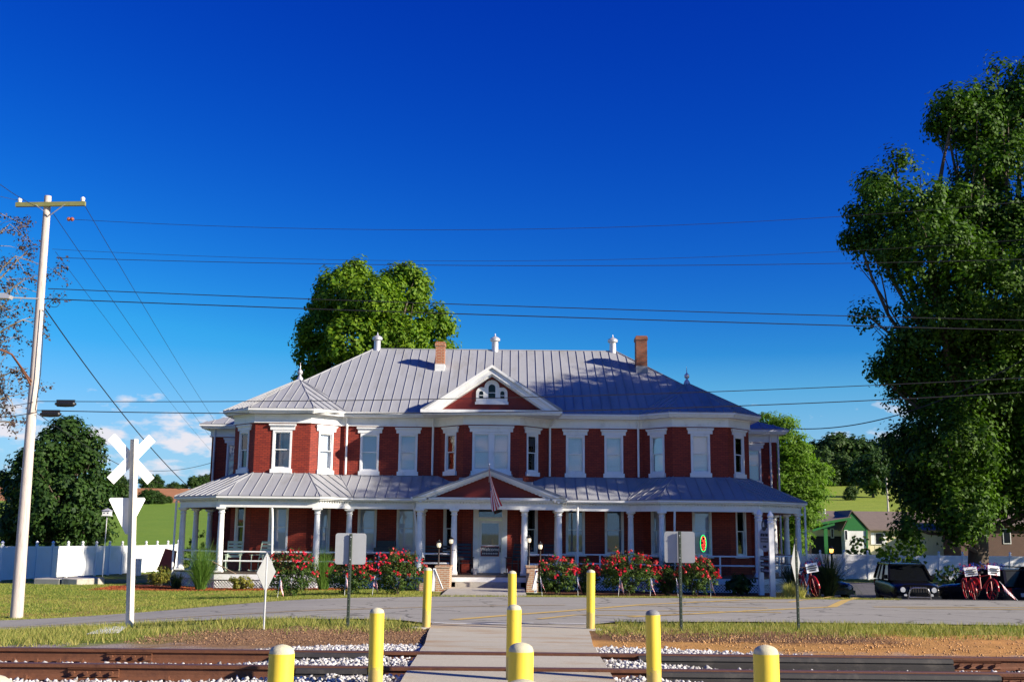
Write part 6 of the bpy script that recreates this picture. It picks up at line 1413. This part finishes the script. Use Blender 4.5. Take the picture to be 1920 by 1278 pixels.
# neon OPEN sign in the bay window
a, b = bay(BR)[1], bay(BR)[2]; cx = at(1319, 1018, YW - BA - .1)[0]; cz = at(1319, 1018, YW - BA - .1)[2]; t = thing('open_sign', (cx, YW - BA - .06, cz), 'lit oval neon sign reading OPEN sideways in the corner bay window', 'sign')
q = MB(); q.slab([(.125 * math.cos(a_), .012, .34 * math.sin(a_)) for a_ in np.linspace(0, 6.283, 33)[:-1]], (0, .02, 0)); q.build('backing', 'black', t, raw=True)
q = MB(); q.tube([(.115 * math.cos(a_), 0, .325 * math.sin(a_)) for a_ in np.linspace(0, 6.2832, 41)], .013, 6, False); q.build('green_neon_ring', 'neong', t, True, raw=True)
me = text_mesh('OPEN', .21, .006); tx = link('red_neon_lettering', me, 'neonr', t, (0, -.004, 0)); tx.rotation_euler = (rad(90), rad(90), 0)
# business sign between two white posts, set end-on to the road
Yn, Yf = 38.4, 40.1; pn, pf = P3(1449, 1113, Yn), P3(1429, 1113, Yf)
t = thing('hanging_sign', (pn.x, (Yn + Yf) / 2, g(pn.x, 39)), 'house sign of several dark boards hung between two white posts with pointed finials', 'sign'); gz0 = g(pn.x, 39); xm = 0.
for y, top in ((Yn, at(1449, 975, Yn)[2]), (Yf, at(1429, 972, Yf)[2])):
    yy = y - (Yn + Yf) / 2; q = MB(); q.box(-.085, .085, yy - .085, yy + .085, -.2, top - gz0); po_ = q.build('post', 'vinyl', t, raw=True); h = top - gz0
    q = MB(); q.lathe([(.11, h - .12), (.125, h - .08), (.11, h - .06), (.085, h + .0), (.12, h + .02), (.12, h + .05), (.075, h + .07), (.12, h + .14), (.095, h + .22), (.02, h + .33)], (0, yy, 0), 4 if False else 12); q.build('finial', 'vinyl', po_, True, raw=True)
D = (Yf - Yn) / 2 - .10; z = lambda py: at(1440, py, 39.2)[2] - gz0
def board(pts, mat, nm, dx=-.03, th=.05): q = MB(); q.slab([(dx, a, b) for a, b in pts], (th, 0, 0)); return q.build(nm, mat, t, raw=True)
zt_, zb_ = z(990), z(1030)
mb_ = board([(-D, zb_ + .05), (-D * .6, zb_), (-D * .2, zb_ - .07), (D * .2, zb_ - .07), (D * .6, zb_), (D, zb_ + .05), (D, zt_ - .1), (D * .75, zt_ - .02), (D * .5, zt_), (D * .3, zt_ + .02), (-D * .3, zt_ + .02), (-D * .5, zt_), (-D * .75, zt_ - .02), (-D, zt_ - .1)], 'signpale', 'main_board')
q = MB(); q.slab([(-.055, .34 * math.cos(a_), z(984) + .2 * math.sin(a_)) for a_ in np.linspace(0, 6.283, 25)[:-1]], (.1, 0, 0)); ov = q.build('oval_emblem', 'signblue', t, raw=True)
q = MB(); q.slab([(-.062, -.16, z(984) - .06), (-.062, .16, z(984) - .06), (-.062, .1, z(984) + .06), (-.062, .0, z(984) + .12), (-.062, -.1, z(984) + .04)], (.005, 0, 0)); q.build('emblem_figure', 'white2', ov, raw=True)
q = MB(); q.box(-.04, -.031, -D * .8, D * .8, z(1016), z(1008)); q.build('dark_name_panel', 'signblue', mb_, raw=True)
def scribble(zc2, wid, hgt, par, mat='ink', dx=-.036):
    q = MB(); y = -wid / 2
    while y < wid / 2: dw = random.uniform(.04, .09); q.box(dx - .003, dx + .004, y, y + dw, zc2 - hgt / 2, zc2 + hgt / 2 * random.choice((.6, 1, 1))); y += dw + random.choice((.025, .025, .07))
    q.build('blurred_lettering', mat, par, raw=True)
scribble(z(1002), D * 1.5, .11, mb_); scribble(z(1012), D * 1.3, .07, mb_, 'signpale', -.044); scribble(z(1024), D * .7, .08, mb_)
for k, (p0, p1) in enumerate(((1042, 1050), (1053, 1062), (1065, 1073))): b_ = board([(-D, z(p1)), (D, z(p1)), (D, z(p0)), (-D, z(p0))], 'signblue', 'small_board'); scribble((z(p0) + z(p1)) / 2, D * 1.5, .07, b_, 'signpale')

# ------------------------------------------------------------------ porch furniture
def rocking_chair(x, y, rz, mat, label):
    t = thing('rocking_chair', (x, y, FLZ), label, 'rocking chair', None, rz)
    for sx in (-1, 1):
        X_ = sx * .27
        q = MB(); q.tube([(X_, -.42, .06), (X_, -.2, .025), (X_, .1, .02), (X_, .4, .05), (X_, .55, .1)], .02, 6); q.build('rocker', mat, t, True, raw=True)
        q = MB(); q.tube([(X_, -.22, .03), (X_, -.24, .62)], .022, 6); q.build('leg', mat, t, True, raw=True)
        q = MB(); q.tube([(X_, .2, .03), (X_, .24, .45), (X_, .42, 1.16)], .022, 6); q.build('back_post', mat, t, True, raw=True)
        q = MB(); q.box(X_ - .045, X_ + .045, -.3, .3, .62, .645); q.build('arm', mat, t, raw=True)
    q = MB()
    for k in range(6): q.box(-.25, .25, -.25 + k * .085, -.18 + k * .085, .40, .425)
    q.build('seat', mat, t, raw=True)
    for k in range(5): zz = .52 + k * .135; yb = .24 + (zz - .45) * .253; q = MB(); q.slab([(-.25, yb, zz), (.25, yb, zz), (.25, yb + .025, zz + .095), (-.25, yb + .025, zz + .095)], (0, .018, 0)); q.build('back_slat', mat, t, raw=True)
    return t
rocking_chair(at(437, 1060, 44.0)[0], 44.0, rad(8), 'rocker', 'pale green rocking chair next to the corner column of the porch'); rocking_chair(at(488, 1060, 43.9)[0], 43.9, rad(-25), 'rocker', 'pale green rocking chair turned away, beside the thin porch downspout')
rocking_chair(at(872, 1060, 43.5)[0], 43.5, rad(10), 'rockerd', 'black rocking chair left of the front door behind the winged cheek wall'); rocking_chair(at(966, 1060, 43.5)[0], 43.5, rad(-30), 'rockerd', 'black rocking chair facing sideways near the front door'); rocking_chair(at(1030, 1060, 43.6)[0], 43.6, rad(-12), 'rockerd', 'black rocking chair behind the rail past the plain cheek wall')
def bench(px, Y, w, label, mat='rockerd'):
    x = at(px, 1050, Y)[0]; t = thing('porch_bench', (x, Y, FLZ), label, 'bench')
    q = MB(); q.box(-w / 2, w / 2, -.25, .2, .40, .44); q.build('seat', mat, t, raw=True)
    for k in range(5): q = MB(); q.box(-w / 2, w / 2, .2 + k * .015, .225 + k * .015, .5 + k * .12, .58 + k * .12); q.build('back_slat', mat, t, raw=True)
    for sx in (-1, 1):
        for yy in (-.2, .2): q = MB(); q.box(sx * (w / 2 - .05) - .03, sx * (w / 2 - .05) + .03, yy - .03, yy + .03, 0, 1.05 if yy > 0 else .6); q.build('leg', mat, t, raw=True)
    return t
bench(820, 43.9, 1.15, 'dark slatted porch bench between the portico columns'); bench(1275, 44.0, 1.2, 'dark slatted bench behind the shaded rail of the corner bay')
x = at(722, 1030, 45.0)[0]; t = thing('cabinet', (x, 44.9, FLZ), 'dark upright cabinet against the porch wall between two windows', 'cabinet'); q = MB(); q.box(-.42, .42, -.25, .25, 0, .95); q.build('body', 'rockerd', t, raw=True); q = MB(); q.box(-.32, .38, .0, .25, .953, 1.22); q.build('top_box', 'rockerd', t, raw=True)
x = at(570, 1050, 43.6)[0]; t = thing('plant_stand', (x, 43.6, FLZ), 'spindly wire plant stand on the porch behind the leggy rose bush', 'plant stand'); q = MB(); q.tube([(0, 0, 0), (0, 0, .75)], .015, 6)
for a_ in (0, 2.1, 4.2): q.tube([(.2 * math.cos(a_), .2 * math.sin(a_), 0), (.12 * math.cos(a_), .12 * math.sin(a_), .3), (0, 0, .4)], .012, 6)
q.tube([(-.38, 0, .5), (-.25, 0, .66), (0, 0, .74)], .012, 6); q.build('stand', 'wood', t, raw=True); q = MB(); q.lathe([(.07, .75), (.11, .92), (.12, .93)], (0, 0, 0), 12); q.build('pot', 'redrust', t, raw=True)
p = P3(876, 1057, 43.0); q = MB(); q.lathe([(.07, FLZ + .5), (.1, FLZ + .72)], (p.x + .3, 42.9, -.5), 12); props(q.build('bucket', 'galv'), 'small metal bucket on the portico floor by the black rocker', 'bucket')
q = MB(); p0, p1 = P3(398, 1052, 41.5), P3(442, 1075, 41.2); q.tube([p0, p1], .022, 6); props(q.build('wooden_pole', 'wood'), 'wooden pole leaning from the porch grass over the golden shrub', 'pole')
